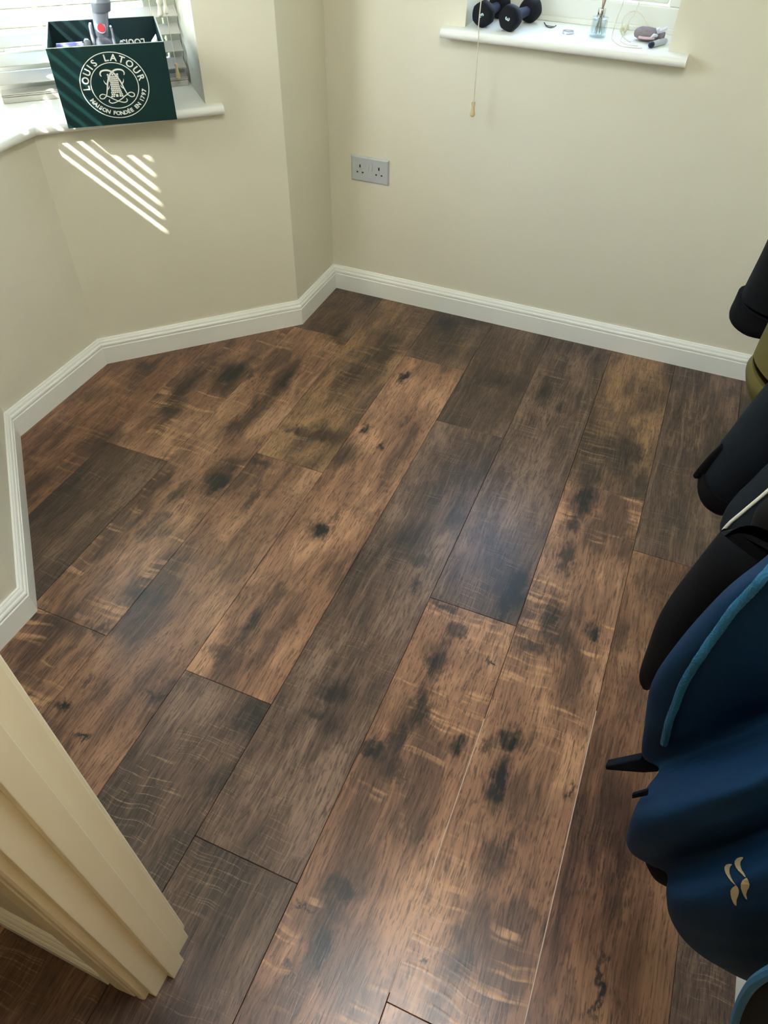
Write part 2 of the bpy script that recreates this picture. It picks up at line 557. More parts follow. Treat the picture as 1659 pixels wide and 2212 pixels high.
def plank_mat(seed, dark, midc, light, rings, saw, scratch, stains):
    m = bpy.data.materials.new('laminate_plank')
    m.use_nodes = True
    t = m.node_tree
    N, L = t.nodes, t.links
    b = N['Principled BSDF']
    w = N.new('ShaderNodeGroup'); w.node_tree = WOOD
    w.inputs['Seed'].default_value = seed
    w.inputs['Dark'].default_value = srgb(*dark)
    w.inputs['Mid'].default_value = srgb(*midc)
    w.inputs['Light'].default_value = srgb(*light)
    w.inputs['Rings'].default_value = rings
    w.inputs['Saw'].default_value = saw
    w.inputs['Scratch'].default_value = scratch
    w.inputs['Stain'].default_value = 0
    if stains:
        tc = N.new('ShaderNodeTexCoord')
        n = N.new('ShaderNodeTexNoise'); n.inputs['Scale'].default_value = 38; n.inputs['Detail'].default_value = 4; n.inputs['Roughness'].default_value = .65
        mp = N.new('ShaderNodeVectorMath'); mp.operation = 'MULTIPLY'; mp.inputs[1].default_value = (1, .55, 1)
        L.new(tc.outputs['Object'], mp.inputs[0]); L.new(mp.outputs[0], n.inputs['Vector'])
        q = N.new('ShaderNodeVectorMath'); q.operation = 'SUBTRACT'; q.inputs[1].default_value = (.5, .5, .5)
        L.new(n.outputs['Color'], q.inputs[0])
        q2 = N.new('ShaderNodeVectorMath'); q2.operation = 'MULTIPLY_ADD'; q2.inputs[1].default_value = (.075, .11, 0)
        L.new(q.outputs[0], q2.inputs[0]); L.new(tc.outputs['Object'], q2.inputs[2])
        prev = None
        for (cx, cy, rx, ry, st) in stains:
            g = N.new('ShaderNodeGroup'); g.node_tree = BLOTCH
            L.new(q2.outputs[0], g.inputs['Vector'])
            g.inputs['Centre'].default_value = (cx, cy, 0)
            g.inputs['Scale'].default_value = (.82 / rx, .82 / ry, 0)
            g.inputs['Strength'].default_value = st
            g.inputs['Prev'].default_value = 0
            if prev is not None:
                L.new(prev, g.inputs['Prev'])
            prev = g.outputs[0]
        L.new(prev, w.inputs['Stain'])
    L.new(w.outputs['Color'], b.inputs['Base Color'])
    bp = N.new('ShaderNodeBump'); bp.inputs['Strength'].default_value = .22; bp.inputs['Distance'].default_value = .0012
    L.new(w.outputs['Height'], bp.inputs['Height']); L.new(bp.outputs[0], b.inputs['Normal'])
    b.inputs['Roughness'].default_value = .31
    b.inputs['Specular IOR Level'].default_value = .6
    return m

floor = struct(MB().box((-.56, .03, -.06), (2.29, -3.69, -.0125)).build('floor', mat('dark_underlay', (40, 30, 26), .9)), 'smoked oak effect laminate floor of staggered planks', 'floor')

PW, PX0 = .23173, -.0234
TAN = ((102, 74, 60), (150, 109, 85), (188, 142, 110))
TAN2 = ((88, 64, 53), (138, 101, 79), (174, 133, 104))
GREY = ((66, 52, 46), (100, 77, 66), (134, 107, 92))
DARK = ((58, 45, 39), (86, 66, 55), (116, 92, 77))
RED = ((80, 55, 44), (126, 88, 67), (160, 117, 88))
MIXD = ((62, 47, 39), (106, 80, 62), (158, 121, 88))
# column: list of (y far, y near, palette, rings, saw, scratch)
COLS = {
 -3: [(-.74, -1.345, RED, .05, .2, .1)],
 -2: [(-.5, -1.585, RED, .05, .35, .1)],
 -1: [(-.25, -1.174, TAN2, .05, .9, .1), (-1.174, -1.83, DARK, .10, .05, .35)],
 0: [(.015, -.331, DARK, .15, .1, .5), (-.331, -1.772, TAN2, .06, .9, .1), (-1.772, -3.21, TAN2, .05, .9, .1)],
 1: [(.015, -1.029, MIXD, .10, .35, .8), (-1.029, -2.47, TAN2, .08, .25, .1), (-2.47, -3.66, DARK, .1, .1, .4)],  # last plank, in the hall, dark in place of shade there
 2: [(.015, -.342, DARK, .1, .2, .4), (-.342, -1.778, TAN, .05, .15, .1), (-1.778, -3.22, GREY, .28, .05, .8)],
 3: [(.015, -.649, DARK, .30, .05, .3), (-.649, -2.095, GREY, .25, .05, .4), (-2.095, -3.54, DARK, .2, .0, .4)],
 4: [(.015, -1.345, GREY, .38, .1, .7), (-1.345, -2.785, TAN, .05, 1.0, .1), (-2.785, -3.66, TAN2, .05, .6, .1)],
 5: [(.015, -.759, MIXD, .12, .3, .6), (-.759, -2.205, TAN, .05, 1.0, .1), (-2.205, -3.65, TAN, .05, .8, .1)],
 6: [(.015, -.968, GREY, .40, .1, .5), (-.968, -2.41, RED, .10, .1, .1), (-2.41, -3.66, RED, .05, .3, .1)],
 7: [(.015, -1.36, MIXD, .15, .2, .4), (-1.36, -2.80, GREY, .1, .3, .8), (-2.80, -3.66, TAN2, .1, .3, .2)],
 8: [(-2.26, -3.66, DARK, .1, .2, .3)],
 9: [(-2.36, -3.66, TAN2, .1, .2, .3)],
}
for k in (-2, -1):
    COLS[k].append((-2.36, -3.66, DARK, .1, .1, .2))  # dark palette stands in for the shade in the hall corner
# knots and smoke marks on the planks: x, y, half width, half length, strength
STAINS = [
 (0.510,-0.076,0.030,0.043,0.95),
 (0.172,-0.350,0.056,0.026,0.60),
 (-0.086,-0.691,0.051,0.070,0.95),
 (-0.061,-0.586,0.030,0.046,0.60),
 (0.106,-0.667,0.021,0.090,0.80),
 (0.103,-0.825,0.024,0.093,0.70),
 (0.081,-0.954,0.030,0.058,0.60),
 (-0.189,-0.826,0.018,0.082,0.55),
 (-0.159,-0.940,0.025,0.048,0.60),
 (0.168,-1.188,0.043,0.054,0.95),
 (0.166,-1.111,0.025,0.035,0.70),
 (0.085,-1.278,0.015,0.056,0.70),
 (0.099,-1.424,0.021,0.058,0.60),
 (0.200,-1.630,0.035,0.031,0.65),
 (0.133,-1.429,0.020,0.038,0.50),
 (0.482,-0.471,0.015,0.023,0.95),
 (0.472,-0.795,0.013,0.021,0.90),
 (0.554,-0.854,0.012,0.016,0.90),
 (0.536,-1.245,0.028,0.026,0.95),
 (0.547,-1.182,0.008,0.051,0.60),
 (0.457,-0.925,0.054,0.059,0.60),
 (0.365,-0.868,0.048,0.033,0.60),
 (1.199,-0.817,0.027,0.069,0.95),
 (1.302,-0.553,0.024,0.040,0.75),
 (1.347,-0.688,0.016,0.065,0.60),
 (1.193,-0.932,0.018,0.027,0.70),
 (1.202,-1.079,0.020,0.059,0.70),
 (1.208,-1.278,0.018,0.066,0.80),
 (1.319,-1.280,0.018,0.022,0.95),
 (1.240,-1.341,0.033,0.029,0.60),
 (1.204,-1.385,0.033,0.022,0.60),
 (1.099,-1.236,0.031,0.082,0.90),
 (1.091,-1.297,0.019,0.054,0.85),
 (0.793,-1.172,0.048,0.050,0.55),
 (0.829,-1.231,0.033,0.023,0.60),
 (0.875,-1.050,0.019,0.040,0.55),
 (0.947,-1.358,0.031,0.015,0.70),
 (1.000,-1.421,0.023,0.017,0.70),
 (0.986,-1.521,0.016,0.052,0.85),
 (0.989,-1.654,0.017,0.059,0.75),
 (0.972,-1.741,0.014,0.051,0.75),
 (0.926,-1.790,0.035,0.015,0.80),
 (0.975,-1.803,0.030,0.025,0.70),
 (1.005,-1.824,0.020,0.012,0.60),
 (1.102,-1.703,0.016,0.020,0.95),
 (1.202,-1.649,0.030,0.023,0.85),
 (1.158,-1.674,0.010,0.020,0.70),
 (1.207,-1.749,0.019,0.052,0.95),
 (1.110,-1.468,0.011,0.007,0.90),
 (0.787,-1.701,0.036,0.026,0.70),
 (0.783,-1.754,0.028,0.018,0.65),
 (0.822,-1.774,0.032,0.024,0.50),
 (0.645,-1.819,0.029,0.043,0.60),
 (0.651,-1.985,0.021,0.024,0.45),
 (0.988,-2.069,0.030,0.017,0.85),
 (0.988,-2.171,0.019,0.037,0.95),
 (0.981,-2.107,0.026,0.013,0.60),
 (0.955,-2.226,0.010,0.007,0.70),
 (0.935,-2.122,0.018,0.004,0.70),
 (1.238,-2.090,0.029,0.046,0.80),
 (1.248,-2.037,0.025,0.048,0.60),
 (1.243,-1.897,0.023,0.037,0.65),
 (1.261,-1.861,0.011,0.024,0.60),
 (1.181,-2.128,0.006,0.007,0.85),
 (1.223,-2.173,0.015,0.028,0.60),
 (1.475,-2.022,0.005,0.038,0.85),
 (1.477,-2.059,0.004,0.029,0.80),
 (1.350,-1.707,0.007,0.011,0.80),
 (1.479,-1.889,0.019,0.052,0.40),
 (1.475,-1.809,0.010,0.037,0.50),
 (0.238,-1.963,0.014,0.010,0.90),
 (0.322,-2.019,0.011,0.008,0.90),
 (0.250,-1.897,0.010,0.025,0.60),
 (0.294,-1.911,0.017,0.031,0.50),
 (0.175,-1.766,0.026,0.012,0.60),
 (0.071,-1.796,0.053,0.014,0.45),
 (0.259,-1.621,0.021,0.026,0.50),
 (0.485,-1.707,0.029,0.017,0.60),
 (0.518,-1.589,0.010,0.052,0.75),
 (0.485,-1.685,0.017,0.012,0.50),
 (0.417,-1.859,0.035,0.009,0.60),
 (0.528,-1.506,0.015,0.055,0.50),
 (0.296,-1.208,0.009,0.043,0.60),
 (0.969,-0.375,0.025,0.053,0.60),
 (1.035,-0.416,0.015,0.021,0.70),
 (0.802,-0.345,0.059,0.043,0.60),
 (0.870,-0.345,0.049,0.054,0.50),
 (1.051,-0.028,0.017,0.025,0.70),
 (1.098,-0.090,0.013,0.091,0.50),
 (1.382,-0.120,0.025,0.041,0.50),
 (1.567,-0.083,0.015,0.023,0.50),
 (1.520,-0.258,0.017,0.021,0.40),
 (-0.214,-1.376,0.032,0.036,0.45),
 (-0.246,-1.159,0.034,0.041,0.50),
 (-0.026,-0.664,0.018,0.027,0.70),
 (-0.447,-0.983,0.048,0.045,0.40),
 (-0.394,-0.780,0.030,0.017,0.60),
 (1.561,-0.888,0.024,0.037,0.50),
 (1.414,-1.092,0.023,0.050,0.45),
 (1.383,-1.272,0.017,0.044,0.40),
 (0.857,-1.323,0.010,0.012,0.70),
 (0.272,-0.883,0.039,0.020,0.70),
 (0.239,-1.067,0.040,0.015,0.60),
]
GAP = .0005
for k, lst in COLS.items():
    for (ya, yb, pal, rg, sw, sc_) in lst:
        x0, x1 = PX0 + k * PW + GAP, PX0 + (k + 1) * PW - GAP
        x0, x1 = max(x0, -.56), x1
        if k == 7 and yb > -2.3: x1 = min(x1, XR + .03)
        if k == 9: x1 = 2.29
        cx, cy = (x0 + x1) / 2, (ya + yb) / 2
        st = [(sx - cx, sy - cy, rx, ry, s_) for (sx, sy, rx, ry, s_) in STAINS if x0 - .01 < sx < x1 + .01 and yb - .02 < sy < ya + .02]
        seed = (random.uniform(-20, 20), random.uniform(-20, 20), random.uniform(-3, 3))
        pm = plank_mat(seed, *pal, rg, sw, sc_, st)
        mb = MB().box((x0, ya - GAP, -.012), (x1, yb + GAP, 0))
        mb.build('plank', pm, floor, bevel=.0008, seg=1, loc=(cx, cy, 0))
# thin pale strips along two plank joints near the door
M_JOINT = mat('pale_plank_edge', (196, 176, 160), .5, noise=.1, nscale=80)
for k, ya, yb in ((5, -1.62, -2.19), (6, -1.50, -2.45)):
    x = PX0 + k * PW
    MB().box((x - .0009, ya, -.006), (x + .0009, yb, .00025)).build('plank_joint', M_JOINT, floor)

# ------------------------------------------------------------------ window sills
def sill_profile(d_front, d_back, ztop, th=.026):
    r = th / 2
    pts = [(d_back, ztop), (d_back, ztop - th)]
    for i in range(9):
        a = -pi / 2 - pi * i / 8
        pts.append((d_front + r + r * cos(a), ztop - r + r * sin(a)))
    return pts
def sill_run(mb, fr, s0, s1, d_front, d_back, ztop):
    pr = sill_profile(d_front, d_back, ztop)
    mb.rings([[fr(s0(d), d, z) for d, z in pr], [fr(s1(d), d, z) for d, z in pr]])
m = MB()
sill_run(m, FA, K(JAMB), a1, -.030, .285, SILL)
sill_run(m, FA, K(JAMB - .048), K(JAMB), -.030, 0, SILL)
sill_run(m, FF, f0, f1, -.030, .285, SILL)
sill_run(m, FB, b0, K(LA - JAMB), -.030, .285, SILL)
sill_run(m, FB, K(LA - JAMB), K(LA - JAMB + .048), -.030, 0, SILL)
struct(m.build('trim_1', M_WHITE, smooth=True), 'white bullnosed sill board around the bay under the green carton', 'window sill')
FR = Fr((WX0, .018, 0), (1, 0, 0), (0, 1, 0))
m = MB()
sill_run(m, FR, K(0), K(WX1 - WX0), -.053, .22, SILLR)
sill_run(m, FR, K(-.062), K(0), -.053, 0, SILLR)
sill_run(m, FR, K(WX1 - WX0), K(WX1 - WX0 + .058), -.053, 0, SILLR)
struct(m.build('trim_2', M_WHITE, smooth=True), 'white bullnosed sill board carrying the dumbbells', 'window sill')

# ------------------------------------------------------------------ windows
def bars(fr, s0, s1, d0, d1, z0, z1, w, name, parent, m=M_UPVC, wb=None):
    wb = wb or w
    for (a, b, c, d) in ((s0, s1, z0, z0 + wb), (s0, s1, z1 - w, z1), (s0, s0 + w, z0 + wb, z1 - w), (s1 - w, s1, z0 + wb, z1 - w)):
        mb = MB()
        lo = [fr(a, d0, c), fr(b, d0, c), fr(b, d1, c), fr(a, d1, c)]
        mb.prism(lo, [Vector((p.x, p.y, d)) for p in lo])
        mb.build(name, m, parent, bevel=.004)
def window(name, fr, s0, s1, label, z0=SILL, d=.262, wb=.06):
    root = struct(empty(name, fr((s0 + s1) / 2, d, z0)), label, 'window')
    bars(fr, s0, s1, d, d + .06, z0, HEAD, .042, 'window_frame', root, wb=wb)
    bars(fr, s0 + .046, s1 - .046, d + .008, d + .052, z0 + wb + .004, HEAD - .046, .05, 'sash', root)
    mb = MB()
    lo = [fr(s0 + .08, d + .028, z0 + wb + .04), fr(s1 - .08, d + .028, z0 + wb + .04), fr(s1 - .08, d + .034, z0 + wb + .04), fr(s0 + .08, d + .034, z0 + wb + .04)]
    mb.prism(lo, [Vector((p.x, p.y, HEAD - .08)) for p in lo])
    mb.build('pane', M_GLASS, root)
    return root
window('window_1', FA, JAMB, LA + .262 * T225, 'white plastic bay window behind the green carton')
window('window_2', FF, -.262 * T225, LF + .262 * T225, 'white plastic middle window of the bay')
window('window_3', FB, -.262 * T225, LA - JAMB, 'white plastic bay window nearest the door frame')
w4 = window('window_4', FR, 0, WX1 - WX0, 'small white plastic window above the dumbbells', z0=SILLR, d=.195, wb=.066)
MB().box((WX0 + .002, .205, SILLR), (WX1 - .002, .214, SILLR + .014)).build('frame_lip', M_UPVC, w4, bevel=.002)
for fr, s in ((FF, 0), (FB, 0)):
    mb = MB()
    c = fr(-.29 * T225, .29, 0)
    mb.lathe([(.03, SILL), (.03, HEAD)], 12, (c.x, c.y, 0))
    struct(mb.build('trim_3' if fr is FF else 'trim_4', M_UPVC), 'white corner post joining two bay windows, ' + ('far side' if fr is FF else 'near side'), 'window post')

# ------------------------------------------------------------------ venetian blinds
SLW, PITCH, TILT = .050, .045, radians(21)
BD = .222
def acorn(mb, p, up=1, s=1.0):
    mb.lathe([(.0005, .004 * s), (.0052 * s, .004 * s), (.0062 * s, .001 * s), (.0060 * s, -.002 * s), (.0042 * s, -.006 * s), (.0040 * s, -.012 * s), (.0060 * s, -.021 * s), (.0078 * s, -.029 * s), (.0074 * s, -.034 * s), (.0045 * s, -.037 * s), (.0005, -.0372 * s)], 14, p)
def blind(fr, s0, s1, label, zoff=0.0, ladders=(.12, .88), tilt=TILT, low_tilt=None, z_low=0.0):
    root = tag(empty('venetian_blind', fr((s0 + s1) / 2, BD, SILL)), label, 'window blind', 'white slatted blinds of the bay')
    c0 = fr((s0 + s1) / 2, BD, 0)
    tv = fr.t * ((s1 - s0) / 2)
    def section(tl):
        dv = Vector((fr.n.x * cos(tl), fr.n.y * cos(tl), sin(tl))) * (SLW / 2)
        nv = Vector((-fr.n.x * sin(tl), -fr.n.y * sin(tl), cos(tl))) * .0014
        return [-dv - nv, dv - nv, dv + nv, -dv + nv]
    meshes = {}
    z = SILL + .058 + zoff
    while z < HEAD - .06:
        tl = low_tilt if (low_tilt is not None and z < z_low) else tilt
        if tl not in meshes:
            ring0 = section(tl)
            mb = MB().rings([[p - tv for p in ring0], [p + tv for p in ring0]])
            o = mb.build('slat', M_SLAT, root)
            meshes[tl] = o.data
        else:
            o = bpy.data.objects.new('slat', meshes[tl])
            col.objects.link(o)
            o.parent = root
        o.location = Vector((c0.x, c0.y, z)) - root.location
        z += PITCH
    def bar(d0, d1, z0, z1, name, a=s0, b=s1, bv=.002):
        mb = MB()
        lo = [fr(a, d0, z0), fr(b, d0, z0), fr(b, d1, z0), fr(a, d1, z0)]
        mb.prism(lo, [Vector((p.x, p.y, z1)) for p in lo])
        return mb.build(name, M_SLAT, root, bevel=bv)
    bar(BD - .026, BD + .026, SILL + .0005, SILL + .016, 'bottom_rail')
    bar(BD - .0255, BD + .025, SILL + .0175, SILL + .0205, 'slat', bv=.0005)
    bar(BD - .0250, BD + .0252, SILL + .0215, SILL + .0245, 'slat', bv=.0005)
    bar(BD - .028, BD + .028, HEAD - .052, HEAD - .002, 'head_rail')
    for q in ladders:
        s = s0 + (s1 - s0) * q
        for dd in (-.0255, .0255):
            MB().tube([fr(s, BD + dd, SILL + .016), fr(s, BD + dd, HEAD - .05)], .0009, 5).build('ladder_cord', M_CORD, root)
    return root
sA0, sA1 = JAMB + .008, LA + BD * T225 - .034
bl_A = blind(FA, sA0, sA1, 'white slatted blind hanging behind the green carton', ladders=(.14, .70))
bl_F = blind(FF, -BD * T225 + .034, LF + BD * T225 - .034, 'white slatted blind in the middle window of the bay', tilt=radians(40))
bl_B = blind(FB, -BD * T225 + .034, LA - JAMB - .008, 'white slatted blind in the bay window nearest the door', low_tilt=radians(-45), z_low=1.33)  # lower slats of this unseen blind turned shut to end the sun stripes
# pull cords of the carton-side blind
mb = MB().tube([FA(.297, .17, 1.02), FA(.297, .175, 1.5), FA(.31, .19, HEAD - .05)], .0010, 6, 4)
cd1 = mb.build('pull_cord', M_CORD, bl_A)
mb = MB(); acorn(mb, FA(.297, .17, 1.018)); mb.build('toggle', M_ACORNW, cd1, smooth=True)
mb = MB().tube([FA(.278, .162, .858), FA(.280, .165, .99), FA(.279, .168, 1.3), FA(.285, .19, HEAD - .05)], .0010, 6, 4)
cd2 = mb.build('pull_cord', M_CORD, bl_A)
mb = MB(); acorn(mb, FA(.278, .162, .858)); mb.build('toggle', M_ACORN, cd2, smooth=True)
mb = MB().tube([FA(.281, .160, 1.028), FA(.283, .165, 1.4), FA(.288, .19, HEAD - .05)], .0010, 6, 4)
cd3 = mb.build('pull_cord', M_CORD, bl_A)
mb = MB(); acorn(mb, FA(.281, .160, 1.026)); mb.build('toggle', M_ACORNW, cd3, smooth=True)

# raised blind of the small window with its hanging cords
rb = tag(empty('raised_blind', (.757, .12, HEAD)), 'raised white blind with long cords hanging onto the dumbbell sill', 'window blind')
MB().box((WX0 + .004, .10, HEAD - .05), (WX1 - .004, .156, HEAD - .001)).build('head_rail', M_SLAT, rb, bevel=.002)
for i in range(18):
    MB().box((WX0 + .006, .103, HEAD - .056 - i * .006), (WX1 - .006, .153, HEAD - .053 - i * .006)).build('slat', M_SLAT, rb)
mb = MB().tube([(.5235, -.0445, .772), (.5225, -.0440, .85), (.519, -.0415, .95), (.515, -.036, 1.05), (.51, .05, 1.7), (.505, .12, HEAD - .05)], .0017, 6, 6)
c = mb.build('pull_cord', M_CORD, rb, smooth=True)
mb = MB(); acorn(mb, (.5236, -.0445, .770)); mb.build('toggle', M_ACORN, c, smooth=True)
ZS = SILLR
mb = MB().tube([(.93, .12, HEAD - .05), (.915, .11, 1.4), (.900, .10, 1.08), (.888, .105, 1.0), (.884, .106, ZS + .004), (.893, .065, ZS + .0015), (.925, .010, ZS + .0015), (.968, .006, ZS + .0015), (.985, .010, ZS + .0016)], .0012, 6, 8)
mb.build('cord_loop', M_CORD, rb, smooth=True)
mb = MB().tube([(.98, .12, HEAD - .05), (.965, .11, 1.4), (.942, .10, 1.06), (.925, .10, 1.0), (.914, .095, ZS + .004), (.918, .060, ZS + .0015), (.942, .030, ZS + .0018), (.972, .028, ZS + .0016)], .0012, 6, 8)
mb.build('cord_loop', M_CORD, rb, smooth=True)
mb = MB().tube([(.902, .150, ZS + .012), (.899, .165, ZS + .035), (.915, .19, ZS + .050), (.945, .188, ZS + .046), (.972, .178, ZS + .022), (.985, .165, ZS + .004)], .0016, 6, 8)
mb.build('cord_loop', M_CORD, rb, smooth=True)
mb = MB().tube([(.906, .142, ZS + .008), (.918, .110, ZS + .0022), (.932, .08, ZS + .0022), (.945, .06, ZS + .0022)], .0016, 6, 6)
mb.build('cord_loop', M_CORD, rb, smooth=True)
for p, ax in (((.9055, .146, ZS + .0095), (.35, .9, .22)), ((.953, .178, ZS + .0095), (.95, .2, .12))):
    mb = MB().lathe([(.0005, -.001), (.0085, 0), (.0095, .004), (.0088, .012), (.0078, .020), (.0085, .024), (.0055, .026), (.0005, .0262)], 14, p, ax)
    mb.build('toggle', mat('cream_toggle', (216, 208, 172), .5, noise=.04), rb, smooth=True)

# ------------------------------------------------------------------ double socket
sk_ = tag(empty('wall_socket', (.145, .018, .4885)), 'brushed steel double socket on the wall near the corner', 'socket')
M_STEEL = mat('brushed_steel', (198, 204, 211), .32, metal=.2, noise=.03, nscale=40)
mb = MB()
x0, x1, z0, z1 = .072, .218, .4455, .5315
mb.rings([[(x0, .018, z0), (x1, .018, z0), (x1, .018, z1), (x0, .018, z1)], [(x0, .013, z0), (x1, .013, z0), (x1, .013, z1), (x0, .013, z1)], [(x0 + .004, .0095, z0 + .004), (x1 - .004, .0095, z0 + .004), (x1 - .004, .0095, z1 - .004), (x0 + .004, .0095, z1 - .004)]])
mb.build('faceplate', M_STEEL, sk_)
M_BLK = mat('pin_slot_dark', (18, 18, 20), .5)
for cx in (.108, .182):
    for (dx, dz, w, h) in ((0, .013, .0022, .005), (-.0105, -.0085, .003, .0022), (.0105, -.0085, .003, .0022)):
        MB().box((cx + dx - w, .0090, .486 + dz - h), (cx + dx + w, .0100, .486 + dz + h)).build('pin_slot', M_BLK, sk_)  # black blocks stand in for the shade inside the pin holes
M_SW = mat('silver_rocker', (205, 208, 212), .3, metal=.5)
for cx in (.1385, .1515):
    mb = MB().prism([(cx - .0045, .0098, .488), (cx + .0045, .0098, .488), (cx + .0045, .0098, .513), (cx - .0045, .0098, .513)], [(cx - .0042, .0068, .4885), (cx + .0042, .0068, .4885), (cx + .0042, .0088, .5125), (cx - .0042, .0088, .5125)])
    mb.build('rocker_switch', M_SW, sk_)

# ------------------------------------------------------------------ carton on the bay sill
M_CARD = mat('dark_green_print_card', (14, 49, 50), .42, noise=.06, nscale=25)
M_CARDIN = mat('dark_green_card_inside', (13, 40, 44), .5, noise=.08, nscale=25)
M_RAW = mat('pale_card_edge', (176, 182, 172), .8, noise=.12, nscale=120)
M_PRINT = mat('white_print', (232, 234, 228), .5)
fl, frt = FA(.635, -.076, SILL), FA(.340, -.103, SILL)
bu = (frt - fl).normalized()
bn = bu.cross(Vector((0, 0, 1))).normalized()          # out of the front panel
BWD, BDP, BHT = (frt - fl).length, .252, .196
LEAN = .10
crt = tag(empty('wine_carton', (fl + frt) / 2 - bn * BDP / 2), 'open dark green wine carton with round white emblem on the bay sill', 'carton')
upf = Vector((0, 0, cos(LEAN))) + bn * sin(LEAN)
def panel(a, b, upv, h, th, inward, name, m):
    mb = MB()
    lo = [a, b, b + inward * th, a + inward * th]
    mb.prism(lo, [p + upv * h for p in lo])
    return mb.build(name, m, crt, bevel=.0008)
Z1 = Vector((0, 0, 1))
bl_, br_ = fl - bn * BDP, frt - bn * BDP
fp = panel(fl, frt, upf, BHT, .004, -bn, 'front_panel', M_CARD)
bp_ = panel(bl_, br_, Z1, BHT + .003, .004, bn, 'back_panel', M_CARDIN)
def side(a, b, inward, name, m):
    mb = MB()
    ta, tb = a + upf * BHT, b + Z1 * (BHT + .003)
    mb.add([a, b, tb, ta, a + inward * .004, b + inward * .004, tb + inward * .004, ta + inward * .004], [(0, 1, 2, 3), (7, 6, 5, 4), (0, 4, 5, 1), (1, 5, 6, 2), (2, 6, 7, 3), (3, 7, 4, 0)])
    return mb.build(name, m, crt, bevel=.0008)
side(fl - bn * .0042, bl_ + bn * .0042, bu, 'side_panel', M_CARD)
side(frt - bn * .0042, br_ + bn * .0042, -bu, 'side_panel', M_CARD)
MB().prism([fl - bn * .005 + bu * .005 + Z1 * .0005, frt - bn * .005 - bu * .005 + Z1 * .0005, br_ + bn * .005 - bu * .005 + Z1 * .0005, bl_ + bn * .005 + bu * .005 + Z1 * .0005],
           [fl - bn * .005 + bu * .005 + Z1 * .005, frt - bn * .005 - bu * .005 + Z1 * .005, br_ + bn * .005 - bu * .005 + Z1 * .005, bl_ + bn * .005 + bu * .005 + Z1 * .005]).build('base_panel', M_CARDIN, crt)
# worn pale rims
mb = MB()
for a, b in ((fl + upf * BHT, frt + upf * BHT),):
    mb.prism([a + bu * .002 - bn * .0042, b - bu * .002 - bn * .0042, b - bu * .002 - bn * .0002, a + bu * .002 - bn * .0002], [a + bu * .002 - bn * .0042 + Z1 * .0007, b - bu * .002 - bn * .0042 + Z1 * .0007, b - bu * .002 - bn * .0002 + Z1 * .0007, a + bu * .002 - bn * .0002 + Z1 * .0007])
for a, b, w in ((fl + upf * BHT, bl_ + Z1 * (BHT + .003), bu), (frt + upf * BHT, br_ + Z1 * (BHT + .003), -bu)):
    mb.prism([a, a + w * .004, b + w * .004, b], [a + Z1 * .0007, a + w * .004 + Z1 * .0007, b + w * .004 + Z1 * .0007, b + Z1 * .0007])
mb.build('worn_rim', M_RAW, crt)
# printed emblem
em = MB()
ec = (fl + frt) / 2 + upf * (BHT * .505) + bn * .0004
EV = .925
def E2(x, y):
    return ec + bu * x + upf * (y * EV)
def e_poly(pts):
    em.add([E2(x, y) for x, y in pts], [tuple(range(len(pts)))])
def e_stroke(pts, w, k=6):
    pp = catmull([Vector((x, y, 0)) for x, y in pts], k) if k else [Vector((x, y, 0)) for x, y in pts]
    n = len(pp)
    Lf, Rt = [], []
    for i, p in enumerate(pp):
        d = (pp[min(i + 1, n - 1)] - pp[max(i - 1, 0)]).normalized()
        ww = w(i / (n - 1)) if callable(w) else w
        q = Vector((-d.y, d.x, 0)) * ww / 2
        Lf.append(p + q); Rt.append(p - q)
    vs_ = [E2(p.x, p.y) for p in Lf + Rt]
    em.add(vs_, [(i, i + 1, n + i + 1, n + i) for i in range(n - 1)])
def e_ring(r, w):
    n = 72
    vs_ = [E2((r + w / 2) * cos(2 * pi * i / n), (r + w / 2) * sin(2 * pi * i / n)) for i in range(n)] + [E2((r - w / 2) * cos(2 * pi * i / n), (r - w / 2) * sin(2 * pi * i / n)) for i in range(n)]
    em.add(vs_, [(i, (i + 1) % n, n + (i + 1) % n, n + i) for i in range(n)])
e_ring(.0880, .0022)
e_ring(.0612, .0022)
def e_text(word, a_start, a_end, radius, size, flip, widths={}):
    wd = [widths.get(ch, 1.0) for ch in word]
    tot = sum(wd)
    acc = 0
    for ch, w in zip(word, wd):
        a = a_start + (a_end - a_start) * (acc + w / 2) / tot
        acc += w
        if ch == ' ':
            continue
        vs_, fs_ = text_geo(ch, size, .0006)
        rot = radians(a) + (pi / 2 if flip else -pi / 2)
        c, s = cos(rot), sin(rot)
        ox, oy = radius * cos(radians(a)), radius * sin(radians(a))
        ym = size * .35
        em.add([E2(ox + c * x - s * (y - ym), oy + s * x + c * (y - ym)) for x, y, _ in vs_], fs_)
WID = {' ': .75, 'I': .55, 'L': .85, '1': .75, 'M': 1.25, 'É': .9, 'E': .9, 'F': .85, 'O': 1.15, 'U': 1.05}
e_text('LOUIS LATOUR', 188, 6, .0745, .0245, False, WID)
e_text('MAISON FONDÉE EN 1797', 204, 350, .0750, .0150, True, WID)
